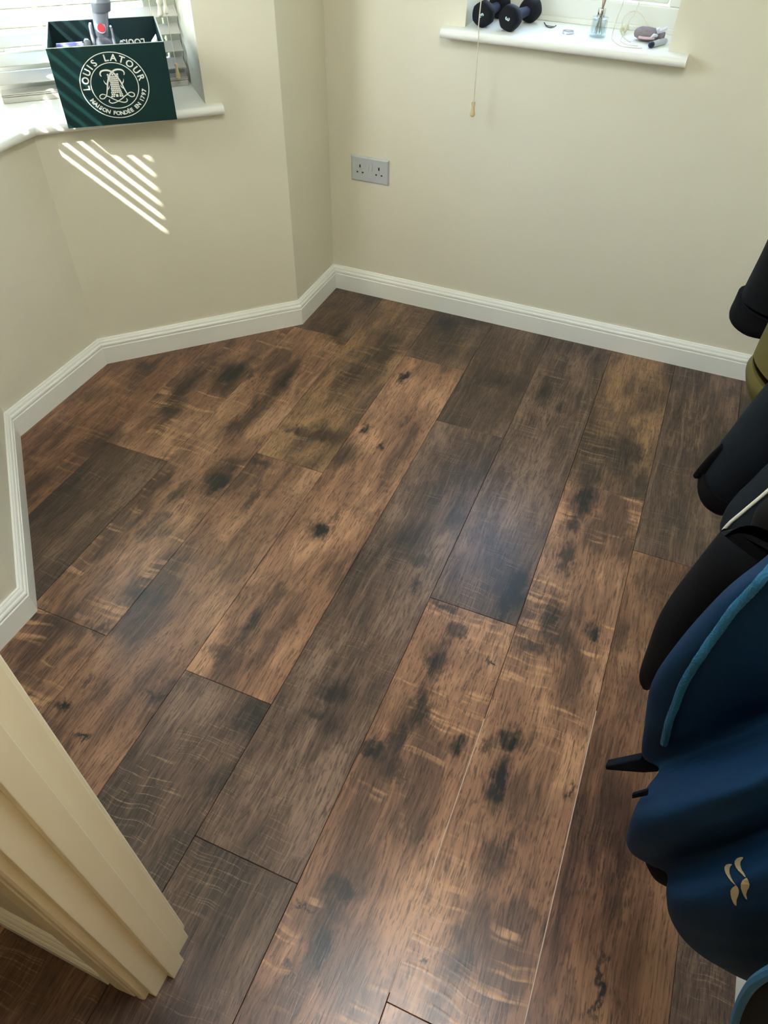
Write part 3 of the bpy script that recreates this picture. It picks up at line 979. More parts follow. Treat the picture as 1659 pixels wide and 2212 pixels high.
# tower with masonry courses
for row in range(11):
    y0 = -.030 + row * .0052
    t_ = row / 10
    hw = .0165 - .0050 * sin(min(1, t_ * 1.35) * pi / 2) if t_ < .75 else .0115 + (t_ - .75) * .012
    nb = 6
    for b_ in range(nb):
        xa = -hw + 2 * hw * (b_ + .08 + (.25 if row % 2 else 0)) / nb
        xb = min(hw, -hw + 2 * hw * (b_ + .92 + (.25 if row % 2 else 0)) / nb)
        if row < 2 and 2 <= b_ <= 3:
            continue
        if xb - xa > .0008:
            e_poly([(xa, y0), (xb, y0), (xb, y0 + .0042), (xa, y0 + .0042)])
for b_ in range(5):
    xa = -.0145 + b_ * .0062
    e_poly([(xa, .0275), (xa + .0042, .0275), (xa + .0042, .0325), (xa, .0325)])
e_poly([(-.003, -.030), (.003, -.030), (.003, -.0225), (-.003, -.0225)])
# two interlaced scroll letters around the tower
wv_ = lambda t: .0022 + .0024 * sin(pi * t)
for s in (1, -1):
    e_stroke([(s * -.029, .027), (s * -.031, .033), (s * -.027, .040), (s * -.016, .0425), (s * -.005, .040), (s * .006, .031), (s * .016, .012), (s * .022, -.008), (s * .027, -.024)], wv_)
    e_stroke([(s * .027, -.024), (s * .037, -.020), (s * .045, -.024), (s * .044, -.031), (s * .036, -.032), (s * .026, -.026), (s * .010, -.036), (s * -.006, -.044), (s * -.018, -.046), (s * -.024, -.041), (s * -.022, -.036)], .0026)
    e_stroke([(s * .019, .004), (s * .024, .010), (s * .026, .017)], lambda t: .0036 * (1 - t) + .0006)
    e_stroke([(s * .0215, -.008), (s * .0165, -.004), (s * .0145, .002)], lambda t: .0036 * (1 - t) + .0006)
em.build('printed_emblem', M_PRINT, fp)
# upside-down lettering inside the back panel
ti = MB()
tcn = bl_ + bu * (BWD * .752) + Z1 * .146 + bn * .0046
vs_, fs_ = text_geo('LOUIS', .024, .0005)
ti.add([tcn - bu * x - Z1 * y for x, y, _ in vs_], fs_)
ti.build('inner_lettering', M_PRINT, bp_)

# ------------------------------------------------------------------ vacuum head standing in the carton
M_GREYP = mat('satin_grey_plastic', (150, 156, 172), .28, metal=.3, noise=.02)
M_GREYD = mat('dark_grey_plastic', (112, 118, 132), .35, metal=.2)
M_CLEAR = mat('clear_plastic', (226, 232, 236), .12, trans=.75, ior=1.3)
M_REDB = mat('red_button', (196, 16, 44), .35)
M_PURP = mat('violet_roller', (120, 120, 210), .5, noise=.1, nscale=80)
def BX(x, d, z):
    """carton coordinates: x from left front corner, d inwards, z above sill"""
    return fl + bu * x - bn * d + Z1 * z
VX, VZ = -.013, .014
vac = tag(empty('vacuum_head', BX(.15, .125, .006)), 'grey vacuum cleaner head with red buttons standing in the green carton', 'vacuum head')
def vloft(secs, name, m, parent=vac, n=20, pw=2.6):
    """secs: (x, d, z, rx, rd)"""
    rings = []
    for x, d, z, rx, rd in secs:
        x, z = x + VX, (z + VZ if z > .04 else z)
        r = []
        for i in range(n):
            a = 2 * pi * i / n
            c, s = cos(a), sin(a)
            r.append(BX(x + rx * math.copysign(abs(c) ** (2 / pw), c), d + rd * math.copysign(abs(s) ** (2 / pw), s), z))
        rings.append(r)
    return MB().rings(rings).build(name, m, parent, smooth=True)
vloft([(.156, .120, .172, .0175, .016), (.157, .120, .185, .0190, .019), (.160, .121, .205, .0200, .020), (.163, .122, .222, .0205, .020), (.167, .123, .234, .0235, .022), (.170, .123, .246, .0255, .024), (.173, .124, .256, .0235, .022), (.176, .125, .285, .0215, .021), (.182, .127, .36, .0205, .020)], 'neck', M_GREYP)
vloft([(.167, .120, .2285, .0240, .0225), (.168, .120, .2305, .0243, .0228), (.1705, .121, .2475, .0262, .0247), (.171, .121, .2495, .0258, .0243)], 'collar', M_GREYD)
for (x, d, z, r) in ((.1575, .1000, .194, .0105), (.176, .1030, .268, .0100)):
    c = BX(x + VX, d, z + VZ)
    ax = (bn + Z1 * .35).normalized()
    MB().lathe([(.0005, .0035), (r * .9, .003), (r, .001), (r, -.004)], 20, c, ax).build('release_button', M_REDB, vac, smooth=True)
    MB().lathe([(r * 1.02, .0018), (r * 1.22, .0012), (r * 1.22, -.005), (r * 1.02, -.005)], 20, c, ax).build('button_ring', M_GREYP, vac, smooth=True)
vloft([(.128, .122, .06, .007, .018), (.130, .122, .15, .006, .018), (.130, .121, .196, .005, .014), (.131, .121, .202, .003, .010)], 'fork_arm', M_GREYP, n=14)
vloft([(.184, .122, .06, .006, .018), (.183, .122, .15, .005, .018), (.182, .121, .188, .004, .014), (.182, .121, .193, .0025, .010)], 'fork_arm', M_GREYP, n=14)
vloft([(.156, .125, .05, .028, .022), (.156, .124, .13, .027, .022), (.156, .122, .160, .024, .021), (.156, .122, .176, .016, .016)], 'fork_body', M_GREYD)
vloft([(.112, .110, .05, .010, .020), (.112, .110, .152, .0095, .019), (.112, .110, .164, .009, .018), (.112, .110, .169, .005, .012)], 'end_guard', M_CLEAR, n=16)
vloft([(.203, .110, .05, .009, .020), (.203, .110, .145, .0085, .019), (.203, .110, .156, .007, .016), (.203, .110, .160, .004, .010)], 'end_guard', M_CLEAR, n=16)
MB().tube([BX(.020, .095, .162), BX(.088, .100, .162)], .018, 16).build('roller', M_PURP, vac, smooth=True)
vloft([(.068, .095, .006, .046, .040), (.068, .095, .110, .045, .036), (.068, .096, .138, .043, .030), (.068, .097, .158, .040, .022), (.068, .098, .162, .036, .014)], 'clear_cover', M_CLEAR)
vloft([(.150, .120, .006, .090, .045), (.150, .120, .050, .088, .044), (.150, .122, .070, .06, .030)], 'head_body', M_GREYD)
# crumpled paper at the right of the carton
pp = MB()
pr = [BX(.262, .06, .006), BX(.286, .06, .006), BX(.287, .17, .006), BX(.263, .17, .006)]
pt = [BX(.266, .075, .168), BX(.284, .07, .186), BX(.286, .15, .178), BX(.270, .155, .160)]
pm_ = [BX(.258, .065, .09), BX(.288, .062, .10), BX(.288, .165, .09), BX(.260, .168, .085)]
pp.rings([pr, pm_, pt])
tag(pp.build('paper_wrap', mat('white_paper', (226, 222, 214), .8, noise=.1, nscale=50), bevel=.002), 'crumpled white paper at the right end inside the carton', 'paper')

# ------------------------------------------------------------------ things on the small window sill
M_RUB = mat('black_neoprene', (19, 21, 27), .7, bump=.2, bscale=900, spec=.25)
M_RUBH = mat('blue_grey_grip', (40, 46, 66), .65, spec=.25)
M_NUM = mat('pale_number_print', (196, 220, 224), .5)
def dumbbell(pf, pb, rot, label, numrot):
    pf, pb = Vector(pf), Vector(pb)
    ax = (pb - pf).normalized()
    root = tag(empty('dumbbell', (pf.x, (pf.y + pb.y) / 2, SILLR)), label, 'dumbbell', 'dumbbells on the window sill')
    e1 = Vector((0, 0, 1)); e1 = (e1 - ax * e1.dot(ax)).normalized()
    e2 = ax.cross(e1)
    def sec(c, r, q):
        out = []
        for i in range(36):
            a = 2 * pi * i / 36
            hexr = cos(pi / 6) / cos((a + rot) % (pi / 3) - pi / 6)
            rr = r * (q + (1 - q) * hexr) 
            out.append(c + (e1 * cos(a) + e2 * sin(a)) * rr)
        return out
    R = .0345
    for base, s in ((pf, 1), (pb, -1)):
        h = [(0, .60, .8), (.0005, .80, .7), (.004, .93, .6), (.012, 1.0, .55), (.026, 1.0, .55), (.036, .90, .6), (.043, .70, .75), (.046, .45, 1)]
        MB().rings([sec(base + ax * (s * d), R * k, q) for d, k, q in h]).build('weight_head', M_RUB, root, smooth=True)
    L_ = (pb - pf).length
    MB().rings([sec(pf + ax * d, r, 1) for d, r in ((.044, .0135), (.05, .0125), (L_ / 2, .0150), (L_ - .05, .0125), (L_ - .044, .0135))]).build('handle', M_RUBH, root, smooth=True)
    vs_, fs_ = text_geo('3', .019, .0009)
    c, s = cos(numrot), sin(numrot)
    tn = MB().add([pf - ax * .0004 + (-e2) * (c * x - s * (y - .0065)) + e1 * (s * x + c * (y - .0065)) for x, y, _ in vs_], fs_)
    tn.build('number_print', M_NUM, root)
    return root
dumbbell((.503, .022, .9885), (.518, .190, .9885), 0, 'black dumbbell at the left end of the sill, behind the hanging cord', radians(60))
dumbbell((.5865, .012, .9885), (.622, .178, .9885), .3, 'black dumbbell printed 3, right one of the pair on the sill', radians(-75))

# bent hair grip
mb = MB().tube([(.668, .146, ZS + .008), (.674, .142, ZS + .003), (.684, .128, ZS + .0015), (.694, .123, ZS + .0015), (.704, .126, ZS + .003), (.711, .126, ZS + .008)], .0015, 6, 5)
mb.tube([(.672, .140, ZS + .007), (.680, .130, ZS + .0045), (.694, .124, ZS + .0045), (.708, .123, ZS + .005)], .0012, 6, 5)
tag(mb.build('hair_grip', mat('dull_steel', (120, 116, 108), .4, metal=.8), smooth=True), 'small bent metal grip lying between dumbbells and silver ring', 'hair grip')
# silver ring
mb = MB()
rr = []
for i in range(40):
    a = 2 * pi * i / 40
    cx, cy = .757 + .0155 * cos(a), .088 + .0155 * sin(a)
    rr.append([(cx - .0015 * cos(a), cy - .0015 * sin(a), ZS + .0003), (cx + .0015 * cos(a), cy + .0015 * sin(a), ZS + .0003), (cx + .0018 * cos(a), cy + .0018 * sin(a), ZS + .006), (cx - .0018 * cos(a), cy - .0018 * sin(a), ZS + .006)])
rr.append(rr[0])
mb.rings(rr, cap=False)
tag(mb.build('metal_ring', mat('polished_silver', (214, 218, 224), .14, metal=1)), 'small silver metal ring lying on the sill left of diffuser bottle', 'ring')
# reed diffuser
bx_, by_ = .8435, .088
df = tag(empty('reed_diffuser', (bx_, by_, ZS)), 'clear glass reed diffuser bottle with silver collar on the sill', 'diffuser')
M_BOT = M_GLASS.copy()
M_BOT.name = 'bottle_glass'
[n for n in M_BOT.node_tree.nodes if n.type == 'MIX_SHADER'][0].inputs[0].default_value = .14
[n for n in M_BOT.node_tree.nodes if n.type == 'BSDF_TRANSPARENT'][0].inputs[0].default_value = (.88, .93, .95, 1)
MB().lathe([(.0005, .0005), (.0215, .0005), (.0235, .002), (.0235, .006), (.0225, .030), (.0222, .044), (.0232, .0475), (.0222, .0482), (.011, .0485), (.0098, .052), (.0085, .052), (.0085, .047), (.018, .044), (.0195, .010), (.015, .006), (.0005, .005)], 28, (bx_, by_, ZS)).build('bottle', M_BOT, df, smooth=True)
MB().lathe([(.0088, .0495), (.0110, .0495), (.0112, .051), (.0112, .0685), (.0105, .0695), (.0088, .0695)], 24, (bx_, by_, ZS)).build('collar', mat('chrome', (220, 222, 224), .1, metal=1), df, smooth=True)
M_REED = mat('pale_brown_reed', (168, 140, 122), .7)
for dx, dy, ex, ey in ((-.010, .002, .014, .010), (.012, -.002, -.018, .008), (.004, .008, .004, -.012), (-.004, -.006, .022, .004)):
    MB().tube([(bx_ + dx, by_ + dy, ZS + .007), (bx_, by_, ZS + .06), (bx_ + ex, by_ + ey, ZS + .19)], .0012, 6).build('reed', M_REED, df)
# gauze pouch
M_POUCH = mat('mauve_grey_gauze', (134, 122, 128), .8, noise=.2, nscale=120, bump=.5, bscale=300)
pou = tag(empty('gauze_pouch', (.985, .095, ZS)), 'small mauve grey gauze pouch with white bow on the sill', 'pouch')
p0, p1 = Vector((.945, .108, ZS + .017)), Vector((1.030, .098, ZS + .016))
dx = (p1 - p0)
wx = Vector((-dx.y, dx.x, 0)).normalized()
rng_ = random.Random(3)
rings = []
for i, (t, w, h) in enumerate(((0, .004, .004), (.05, .013, .010), (.2, .022, .0155), (.45, .0255, .0165), (.65, .023, .0155), (.8, .013, .011), (.87, .007, .007), (.93, .012, .010), (1.0, .015, .012))):
    c = p0 + dx * t + Vector((0, 0, 0))
    r = []
    for k in range(16):
        a = 2 * pi * k / 16
        j = 1 + rng_.uniform(-.10, .10)
        z = max(ZS + .0008, c.z + h * sin(a) * j)
        q = c + wx * (w * cos(a) * j)
        r.append((q.x, q.y, z))
    rings.append(r)
MB().rings(rings).build('pouch_body', M_POUCH, pou, smooth=True)
M_BOW = mat('white_ribbon', (226, 226, 236), .5)
for a, b, c in (((1.014, .088, ZS + .026), (1.010, .082, ZS + .036), (1.016, .078, ZS + .040)), ((1.016, .094, ZS + .027), (1.030, .088, ZS + .038), (1.036, .084, ZS + .042)), ((1.012, .080, ZS + .020), (1.004, .070, ZS + .022), (.998, .062, ZS + .018))):
    MB().tube([a, b, c], [.004, .005, .002], 6).build('ribbon', M_BOW, pou)
MB().tube([(.963, .080, ZS + .012), (.985, .073, ZS + .013), (1.008, .073, ZS + .015)], .0035, 6, 4).build('ribbon', mat('pink_ribbon', (206, 178, 182), .5), pou, smooth=True)
# marker pen
pa, pb = Vector((1.003, .022, ZS + .0082)), Vector((1.040, .092, ZS + .0082))
ax = (pb - pa).normalized()
pen = tag(empty('marker_pen', (pa + pb) / 2 - Vector((0, 0, .0082))), 'fat silver marker pen with dark blue cap at the right end of the sill', 'pen')
MB().lathe([(.0005, .010), (.0076, .010), (.0080, .014), (.0080, .070), (.0070, .076), (.0005, .077)], 18, pa, ax).build('barrel', mat('pale_silver_plastic', (186, 194, 200), .35, metal=.3), pen, smooth=True)
MB().lathe([(.0005, -.002), (.0045, -.001), (.0072, .003), (.0081, .006), (.0081, .0125), (.0005, .0125)], 18, pa, ax).build('cap', mat('dark_blue_plastic', (18, 30, 56), .3), pen, smooth=True)

# ------------------------------------------------------------------ coats on the right wall
def cloth(name, rgb, rough=.85, sheen=.0, noise=.1):
    return mat(name, rgb, rough, noise=noise, nscale=22, bump=.2, bscale=500, sheen=sheen, spec=.18)
M_BLACK = cloth('black_wool', (9, 10, 13))
M_BLACKC = cloth('black_ribbed_cuff', (6, 6, 9))
M_OLIVE = cloth('olive_cotton', (92, 84, 46))
M_NAVYB = cloth('blue_black_cotton', (15, 21, 27))
M_CHAR = cloth('charcoal_cotton', (24, 22, 23))
M_PIPE = mat('white_piping', (214, 214, 196), .6)
M_BLUE = cloth('petrol_blue_softshell', (12, 45, 76), .7, .0, .06)
M_NAVY = cloth('navy_lining', (16, 22, 34))
M_ZIP = mat('bright_blue_zip_tape', (38, 104, 142), .5)
M_GOLD = mat('gold_transfer_print', (176, 158, 128), .5)

def fold(i, k, amp, f1, ph):
    return amp * (sin(i * f1 + ph) * .6 + sin(i * f1 * 2.3 + k * .9 + ph * 1.7) * .4)
class Loft:
    """garment piece through rows of (left, right, half thickness); front faces the door side"""
    def __init__(s, rows, n=28, sub=4, amp=.004, ph=0.0, pw=2.3, bdir=None):
        Ls = catmull([Vector(r[0]) for r in rows], sub)
        Rs = catmull([Vector(r[1]) for r in rows], sub)
        Ts = catmull([Vector((r[2], 0, 0)) for r in rows], sub)
        s.rings = []
        m_ = len(Ls)
        for i in range(m_):
            c, a = (Ls[i] + Rs[i]) / 2, (Rs[i] - Ls[i]) / 2
            ax = ((Ls[min(i + 1, m_ - 1)] + Rs[min(i + 1, m_ - 1)]) - (Ls[max(i - 1, 0)] + Rs[max(i - 1, 0)]))
            b = a.cross(ax)
            b = b.normalized() if b.length > 1e-9 else Vector((0, -1, 0))
            if b.y > 0: b = -b
            if bdir is not None: b = Vector(bdir).normalized()
            ring = []
            for k in range(n):
                t = 2 * pi * k / n
                cc, ss = cos(t), sin(t)
                th = Ts[i].x + fold(i, k, amp, .55, ph + k * .35) * abs(ss)
                ring.append(c + a * math.copysign(abs(cc) ** (2 / pw), cc) + b * th * math.copysign(abs(ss) ** (2 / pw), ss))
            s.rings.append(ring)
        s.n = n
    def at(s, row, k, out=0.0):
        """point on the surface: row in rings, k in ring vertices (float)"""
        i0, k0 = int(row), int(k)
        fi, fk = row - i0, k - k0
        i1 = min(i0 + 1, len(s.rings) - 1)
        g = lambda i, q: s.rings[i][q % s.n]
        p = (g(i0, k0) * (1 - fk) + g(i0, k0 + 1) * fk) * (1 - fi) + (g(i1, k0) * (1 - fk) + g(i1, k0 + 1) * fk) * fi
        if out:
            du = g(i0, k0 + 1) - g(i0, k0)
            dv = g(i1, k0) - g(i0, k0)
            nn = du.cross(dv)
            nn.normalize()
            c = sum(s.rings[i0], Vector((0, 0, 0))) / s.n
            if nn.dot(p - c) < 0: nn = -nn
            p = p + nn * out
        return p
    def build(s, name, m, parent):
        return MB().rings(s.rings).build(name, m, parent, smooth=True)

def coat(name, base, label, cat='coat'):
    return tag(empty(name, base), label, cat, 'coats hanging on the right wall')
def body(parent, m, yc, xs, zs, ry, name='body', ph=0):
    """hanging body against the wall: zs top->bottom, xs = (x near wall, x outer) per level"""
    rings = []
    n = 24
    for i, (z, (xw, xo), r) in enumerate(zip(zs, xs, ry)):
        ring = []
        for k in range(n):
            t = 2 * pi * k / n
            w = 1 + .06 * sin(5 * t + ph + i)
            ring.append(((xw + xo) / 2 + (xo - xw) / 2 * cos(t) * w, yc + r * sin(t) * w, z))
        rings.append(ring)
    return MB().rings(rings).build(name, m, parent, smooth=True)

rack = tag(empty('coat_rack', (XR, -1.5, 1.60)), 'white wooden hook rail holding the coats on the right wall', 'coat rack')
MB().box((XR - .018, -.85, 1.56), (XR - .0002, -2.15, 1.65)).build('rail_board', M_WHITE, rack, bevel=.003)
HY = (-1.06, -1.28, -1.47, -1.63, -1.78, -1.99)
for y in HY:
    MB().tube([(XR - .018, y, 1.61), (XR - .05, y, 1.595), (XR - .07, y, 1.605), (XR - .075, y, 1.63)], [.006, .006, .006, .008], 8, 4).build('hook', M_STEEL, rack, smooth=True)

ZT = [1.585, 1.56, 1.50, 1.40, 1.25, 1.05, .88]
XS = [(1.67, 1.63), (1.70, 1.60), (1.705, 1.57), (1.71, 1.545), (1.712, 1.53), (1.712, 1.52), (1.712, 1.525)]

black_sleeve = [
    ((1.3734,-1.1500,1.1077),(1.4803,-1.1000,1.0599),0.060),
    ((1.3682,-1.1500,1.0307),(1.4730,-1.1200,0.9931),0.058),
    ((1.3629,-1.1500,0.9612),(1.4692,-1.1300,0.9295),0.056),
    ((1.3575,-1.1500,0.9024),(1.4620,-1.1400,0.8778),0.055),
    ((1.3537,-1.1500,0.8666),(1.4537,-1.1500,0.8474),0.053),
]
black_cuff = [
    ((1.3471,-1.1500,0.8722),(1.4584,-1.1500,0.8467),0.056),
    ((1.3466,-1.1500,0.8515),(1.4536,-1.1500,0.8346),0.056),
    ((1.3469,-1.1500,0.8305),(1.4452,-1.1500,0.8232),0.054),
    ((1.3629,-1.1500,0.8185),(1.4284,-1.1500,0.8209),0.045),
]
olive_sleeve = [
    ((1.4112,-1.3000,1.0160),(1.5181,-1.2800,0.9715),0.070),
    ((1.3976,-1.3000,0.9385),(1.5135,-1.2800,0.8832),0.068),
    ((1.3928,-1.3000,0.8803),(1.5044,-1.2900,0.8260),0.065),
    ((1.3910,-1.3000,0.8434),(1.4900,-1.3000,0.7934),0.060),
]
olive_cuff = [
    ((1.3909,-1.3000,0.8380),(1.4976,-1.3000,0.7920),0.064),
    ((1.3868,-1.3000,0.8215),(1.4912,-1.3000,0.7729),0.064),
    ((1.3969,-1.3000,0.7995),(1.4780,-1.3000,0.7609),0.060),
    ((1.4172,-1.3000,0.7761),(1.4607,-1.3000,0.7584),0.045),
]
navy_sleeve = [
    ((1.4188,-1.4700,0.9967),(1.5086,-1.4500,0.9476),0.060),
    ((1.4060,-1.4700,0.9276),(1.5005,-1.4600,0.8735),0.060),
    ((1.3951,-1.4700,0.8757),(1.4889,-1.4600,0.8134),0.058),
    ((1.3818,-1.4700,0.8234),(1.4701,-1.4700,0.7636),0.055),
    ((1.3705,-1.4700,0.7679),(1.4532,-1.4700,0.7195),0.052),
    ((1.3655,-1.4700,0.7297),(1.4428,-1.4700,0.6946),0.050),
]
navy_cuff = [
    ((1.3622,-1.4700,0.7355),(1.4474,-1.4700,0.7069),0.053),
    ((1.3631,-1.4700,0.7084),(1.4384,-1.4700,0.6929),0.052),
    ((1.3723,-1.4700,0.6911),(1.4318,-1.4700,0.6817),0.046),
    ((1.3923,-1.4700,0.6788),(1.4211,-1.4700,0.6753),0.030),
]
navy_tab = [
    ((1.3704,-1.4800,0.7928),(1.3861,-1.4800,0.7843),0.006),
    ((1.3616,-1.4800,0.7661),(1.3778,-1.4800,0.7546),0.006),
    ((1.3544,-1.4800,0.7341),(1.3683,-1.4800,0.7242),0.006),
    ((1.3525,-1.4800,0.7223),(1.3580,-1.4800,0.7183),0.004),
]
piped_body = [
    ((1.4395,-1.6200,0.9460),(1.5532,-1.6000,0.9136),0.060),
    ((1.4302,-1.6200,0.8893),(1.5491,-1.6000,0.8555),0.070),
    ((1.4206,-1.6200,0.8545),(1.5344,-1.6000,0.8146),0.075),
    ((1.4061,-1.6200,0.8077),(1.5286,-1.6000,0.7750),0.075),
    ((1.3970,-1.6200,0.7761),(1.5241,-1.6000,0.7285),0.070),
    ((1.3963,-1.6200,0.7488),(1.5157,-1.6000,0.6877),0.060),
    ((1.4045,-1.6200,0.7284),(1.5032,-1.6000,0.6706),0.040),
]
piped_flap = [
    ((1.4209,-1.6900,0.9032),(1.5049,-1.6900,0.8978),0.024),
    ((1.4071,-1.6900,0.8696),(1.5105,-1.6900,0.8509),0.026),
    ((1.4079,-1.6900,0.8404),(1.5100,-1.6900,0.8154),0.026),
    ((1.4161,-1.6900,0.8085),(1.5061,-1.6900,0.7857),0.024),
    ((1.4366,-1.6900,0.7808),(1.4940,-1.6900,0.7603),0.020),
]
black_tail = [
    ((1.3861,-1.7450,0.8691),(1.4603,-1.7450,0.8393),0.010),
    ((1.3750,-1.7550,0.8677),(1.4545,-1.7550,0.8346),0.026),
    ((1.3660,-1.7700,0.8726),(1.4528,-1.7600,0.8261),0.042),
    ((1.3533,-1.7700,0.7833),(1.4403,-1.7600,0.7428),0.042),
    ((1.3449,-1.7700,0.7018),(1.4246,-1.7650,0.6702),0.040),
    ((1.3488,-1.7700,0.6219),(1.4045,-1.7700,0.6176),0.035),
    ((1.3540,-1.7700,0.5660),(1.3897,-1.7700,0.5802),0.022),
    ((1.3657,-1.7700,0.5404),(1.3807,-1.7700,0.5532),0.010),
]
blue_body = [
    ((1.3910,-1.9000,1.0466),(1.3994,-1.9000,1.0579),0.040),
    ((1.3768,-1.9000,0.9815),(1.4110,-1.9000,1.0306),0.050),
    ((1.3605,-1.9000,0.9241),(1.4191,-1.9000,1.0117),0.055),
    ((1.3472,-1.9000,0.8329),(1.4346,-1.9000,0.9750),0.055),
    ((1.3427,-1.9000,0.7412),(1.4517,-1.9000,0.9348),0.050),
    ((1.3592,-1.9000,0.6490),(1.4749,-1.9000,0.8802),0.045),
    ((1.3770,-1.9000,0.5702),(1.4952,-1.9000,0.8322),0.032),
    ((1.3939,-1.9300,0.6030),(1.4926,-1.9300,0.8377),0.016),
    ((1.3798,-1.9700,0.6196),(1.4792,-1.9700,0.8683),0.030),
    ((1.3707,-2.0000,0.6151),(1.4719,-2.0000,0.8845),0.050),
    ((1.3809,-2.0000,0.5409),(1.4867,-2.0000,0.8498),0.055),
    ((1.3955,-2.0000,0.5030),(1.4979,-2.0000,0.8234),0.048),
    ((1.4193,-2.0100,0.5059),(1.5059,-2.0100,0.8042),0.030),
    ((1.4339,-2.0300,0.5418),(1.5046,-2.0300,0.8069),0.018),
    ((1.4320,-2.0600,0.5612),(1.4960,-2.0600,0.8263),0.032),
    ((1.4559,-2.0600,0.4992),(1.5148,-2.0600,0.7821),0.045),
    ((1.4961,-2.0600,0.4434),(1.5417,-2.0600,0.7186),0.045),
    ((1.5472,-2.0600,0.4124),(1.5749,-2.0600,0.6405),0.035),
    ((1.6003,-2.0600,0.3941),(1.6126,-2.0600,0.5517),0.020),
    ((1.6489,-2.0600,0.3869),(1.6517,-2.0600,0.4595),0.010),
]
blue_lining = [
    ((1.4199,-1.9700,0.4436),(1.4462,-1.9700,0.5346),0.012),
    ((1.4402,-1.9700,0.4003),(1.4708,-1.9700,0.4937),0.012),
    ((1.4592,-1.9700,0.3728),(1.4879,-1.9700,0.4589),0.012),
    ((1.4789,-1.9700,0.3623),(1.4989,-1.9700,0.4240),0.008),
]
zip_flap = [
    ((1.5024,-2.1500,0.7233),(1.5294,-2.1300,0.7643),0.010),
    ((1.5031,-2.1500,0.6880),(1.5463,-2.1300,0.7252),0.014),
    ((1.5056,-2.1500,0.6473),(1.5644,-2.1300,0.6831),0.016),
    ((1.5141,-2.1500,0.5990),(1.5840,-2.1300,0.6378),0.016),
    ((1.5280,-2.1500,0.5413),(1.6108,-2.1300,0.5757),0.016),
    ((1.5450,-2.1500,0.4819),(1.6385,-2.1300,0.5004),0.014),
    ((1.5710,-2.1500,0.4018),(1.6608,-2.1300,0.4243),0.010),
]

c1 = coat('wool_coat', (1.6, -1.06, .8), 'black coat sleeve nearest the skirting corner, highest in the picture')
body(c1, M_BLACK, -1.06, XS, ZT, [.02, .05, .08, .09, .095, .09, .085])
Loft(black_sleeve, amp=.003).build('sleeve', M_BLACK, c1)
Loft(black_cuff, amp=.002, ph=1).build('cuff', M_BLACKC, c1)
c2 = coat('olive_jacket', (1.6, -1.28, .8), 'olive green sleeve end hanging just below the black coat sleeve')
body(c2, M_OLIVE, -1.27, XS, ZT, [.02, .05, .08, .09, .095, .09, .085], ph=1)
Loft(olive_sleeve, amp=.004, ph=2).build('sleeve', M_OLIVE, c2)
Loft(olive_cuff, amp=.003, ph=3).build('cuff', M_OLIVE, c2)
c3 = coat('denim_jacket', (1.6, -1.47, .8), 'blue-black jacket sleeve with buttoned cuff tab pointing at the floor')
body(c3, M_NAVYB, -1.46, XS, ZT, [.02, .045, .07, .075, .08, .08, .07], ph=2)
Loft(navy_sleeve, amp=.003, ph=4).build('sleeve', M_NAVYB, c3)
Loft(navy_cuff, amp=.002, ph=4).build('cuff', M_BLACKC, c3)
Loft(navy_tab, amp=0, n=12).build('cuff_tab', M_BLACKC, c3)
c4 = coat('piped_jacket', (1.6, -1.63, .8), 'black jacket edged with white piping between the sleeve and blue jacket')
body(c4, M_CHAR, -1.62, XS, ZT, [.02, .04, .06, .07, .07, .07, .06], ph=3)
lb = Loft(piped_body, amp=.004, ph=5)
lb.build('front_panel', M_NAVYB, c4)
Loft(piped_flap, amp=.003, ph=6).build('pocket_flap', M_CHAR, c4)
MB().tube([lb.at(i, 13.3, .002) for i in range(2, 21)], .0028, 8).build('piping', M_PIPE, c4, smooth=True)
c5 = coat('long_black_coat', (1.6, -1.78, .8), 'plain black coat tail tapering to a point beside blue jacket')
body(c5, M_BLACK, -1.775, XS, ZT, [.02, .04, .06, .065, .07, .065, .06], ph=4)
Loft(black_tail, amp=.002, ph=7).build('sleeve', M_BLACK, c5)

c6 = coat('softshell_jacket', (1.6, -1.99, .8), 'petrol blue zipped jacket with gold twin swoosh logo at the right edge')
body(c6, M_BLUE, -1.985, [(a, max(b, 1.56)) for a, b in XS], ZT, [.02, .05, .08, .09, .10, .10, .09], ph=5)
bb = Loft(blue_body, n=36, sub=5, amp=.003, ph=.6, pw=2.2, bdir=(-.25, -.80, .50))
bb.build('front_panel', M_BLUE, c6)
ZK = [12.7, 10.2, 10.3, 10.3, 10.1, 10.1, 10.0, 10.1, 10.4, 10.7, 10.7, 10.7, 10.8, 10.9, 10.9, 11.0, 11.1, 11.3, 11.5, 11.7, 11.9, 12.2, 12.4, 12.5, 12.6, 12.7]
zpts = [bb.at(i + 3, k_, .0015) for i, k_ in enumerate(ZK)]
zp = MB().tube(zpts, .0035, 8).build('zip_tape', M_ZIP, c6, smooth=True)
zc = MB()
zz = catmull(zpts, 8)
for i in range(0, len(zz) - 1):
    d = (zz[i + 1] - zz[i]).normalized()
    zc.lathe([(.0005, -.0010), (.0048, -.0008), (.0048, .0008), (.0005, .0010)], 8, zz[i] , d)
zc.build('zip_teeth', M_ZIP, zp)
tipv = [(1.3708, -1.9000, 0.6196), (1.3766, -1.9000, 0.5671), (1.3413, -1.9000, 0.5137), (1.3448, -1.9000, 0.5046), (1.3893, -1.9000, 0.5343), (1.4053, -1.9000, 0.5512), (1.3933, -1.9000, 0.6243)]
mb = MB()
q = [Vector(p) for p in tipv]
off = Vector((.10, .6, .1)).normalized() * .006
mb.prism([p - off for p in q], [p + off for p in q])
mb.build('collar_tip', M_NAVY, c6, bevel=.002)
tabv = [(1.3589, -2.0000, 0.6472), (1.3615, -2.0000, 0.6373), (1.3743, -2.0000, 0.6591), (1.3708, -2.0000, 0.6718)]
q = [Vector(p) for p in tabv]
off = Vector((.10, .6, .1)).normalized() * .002
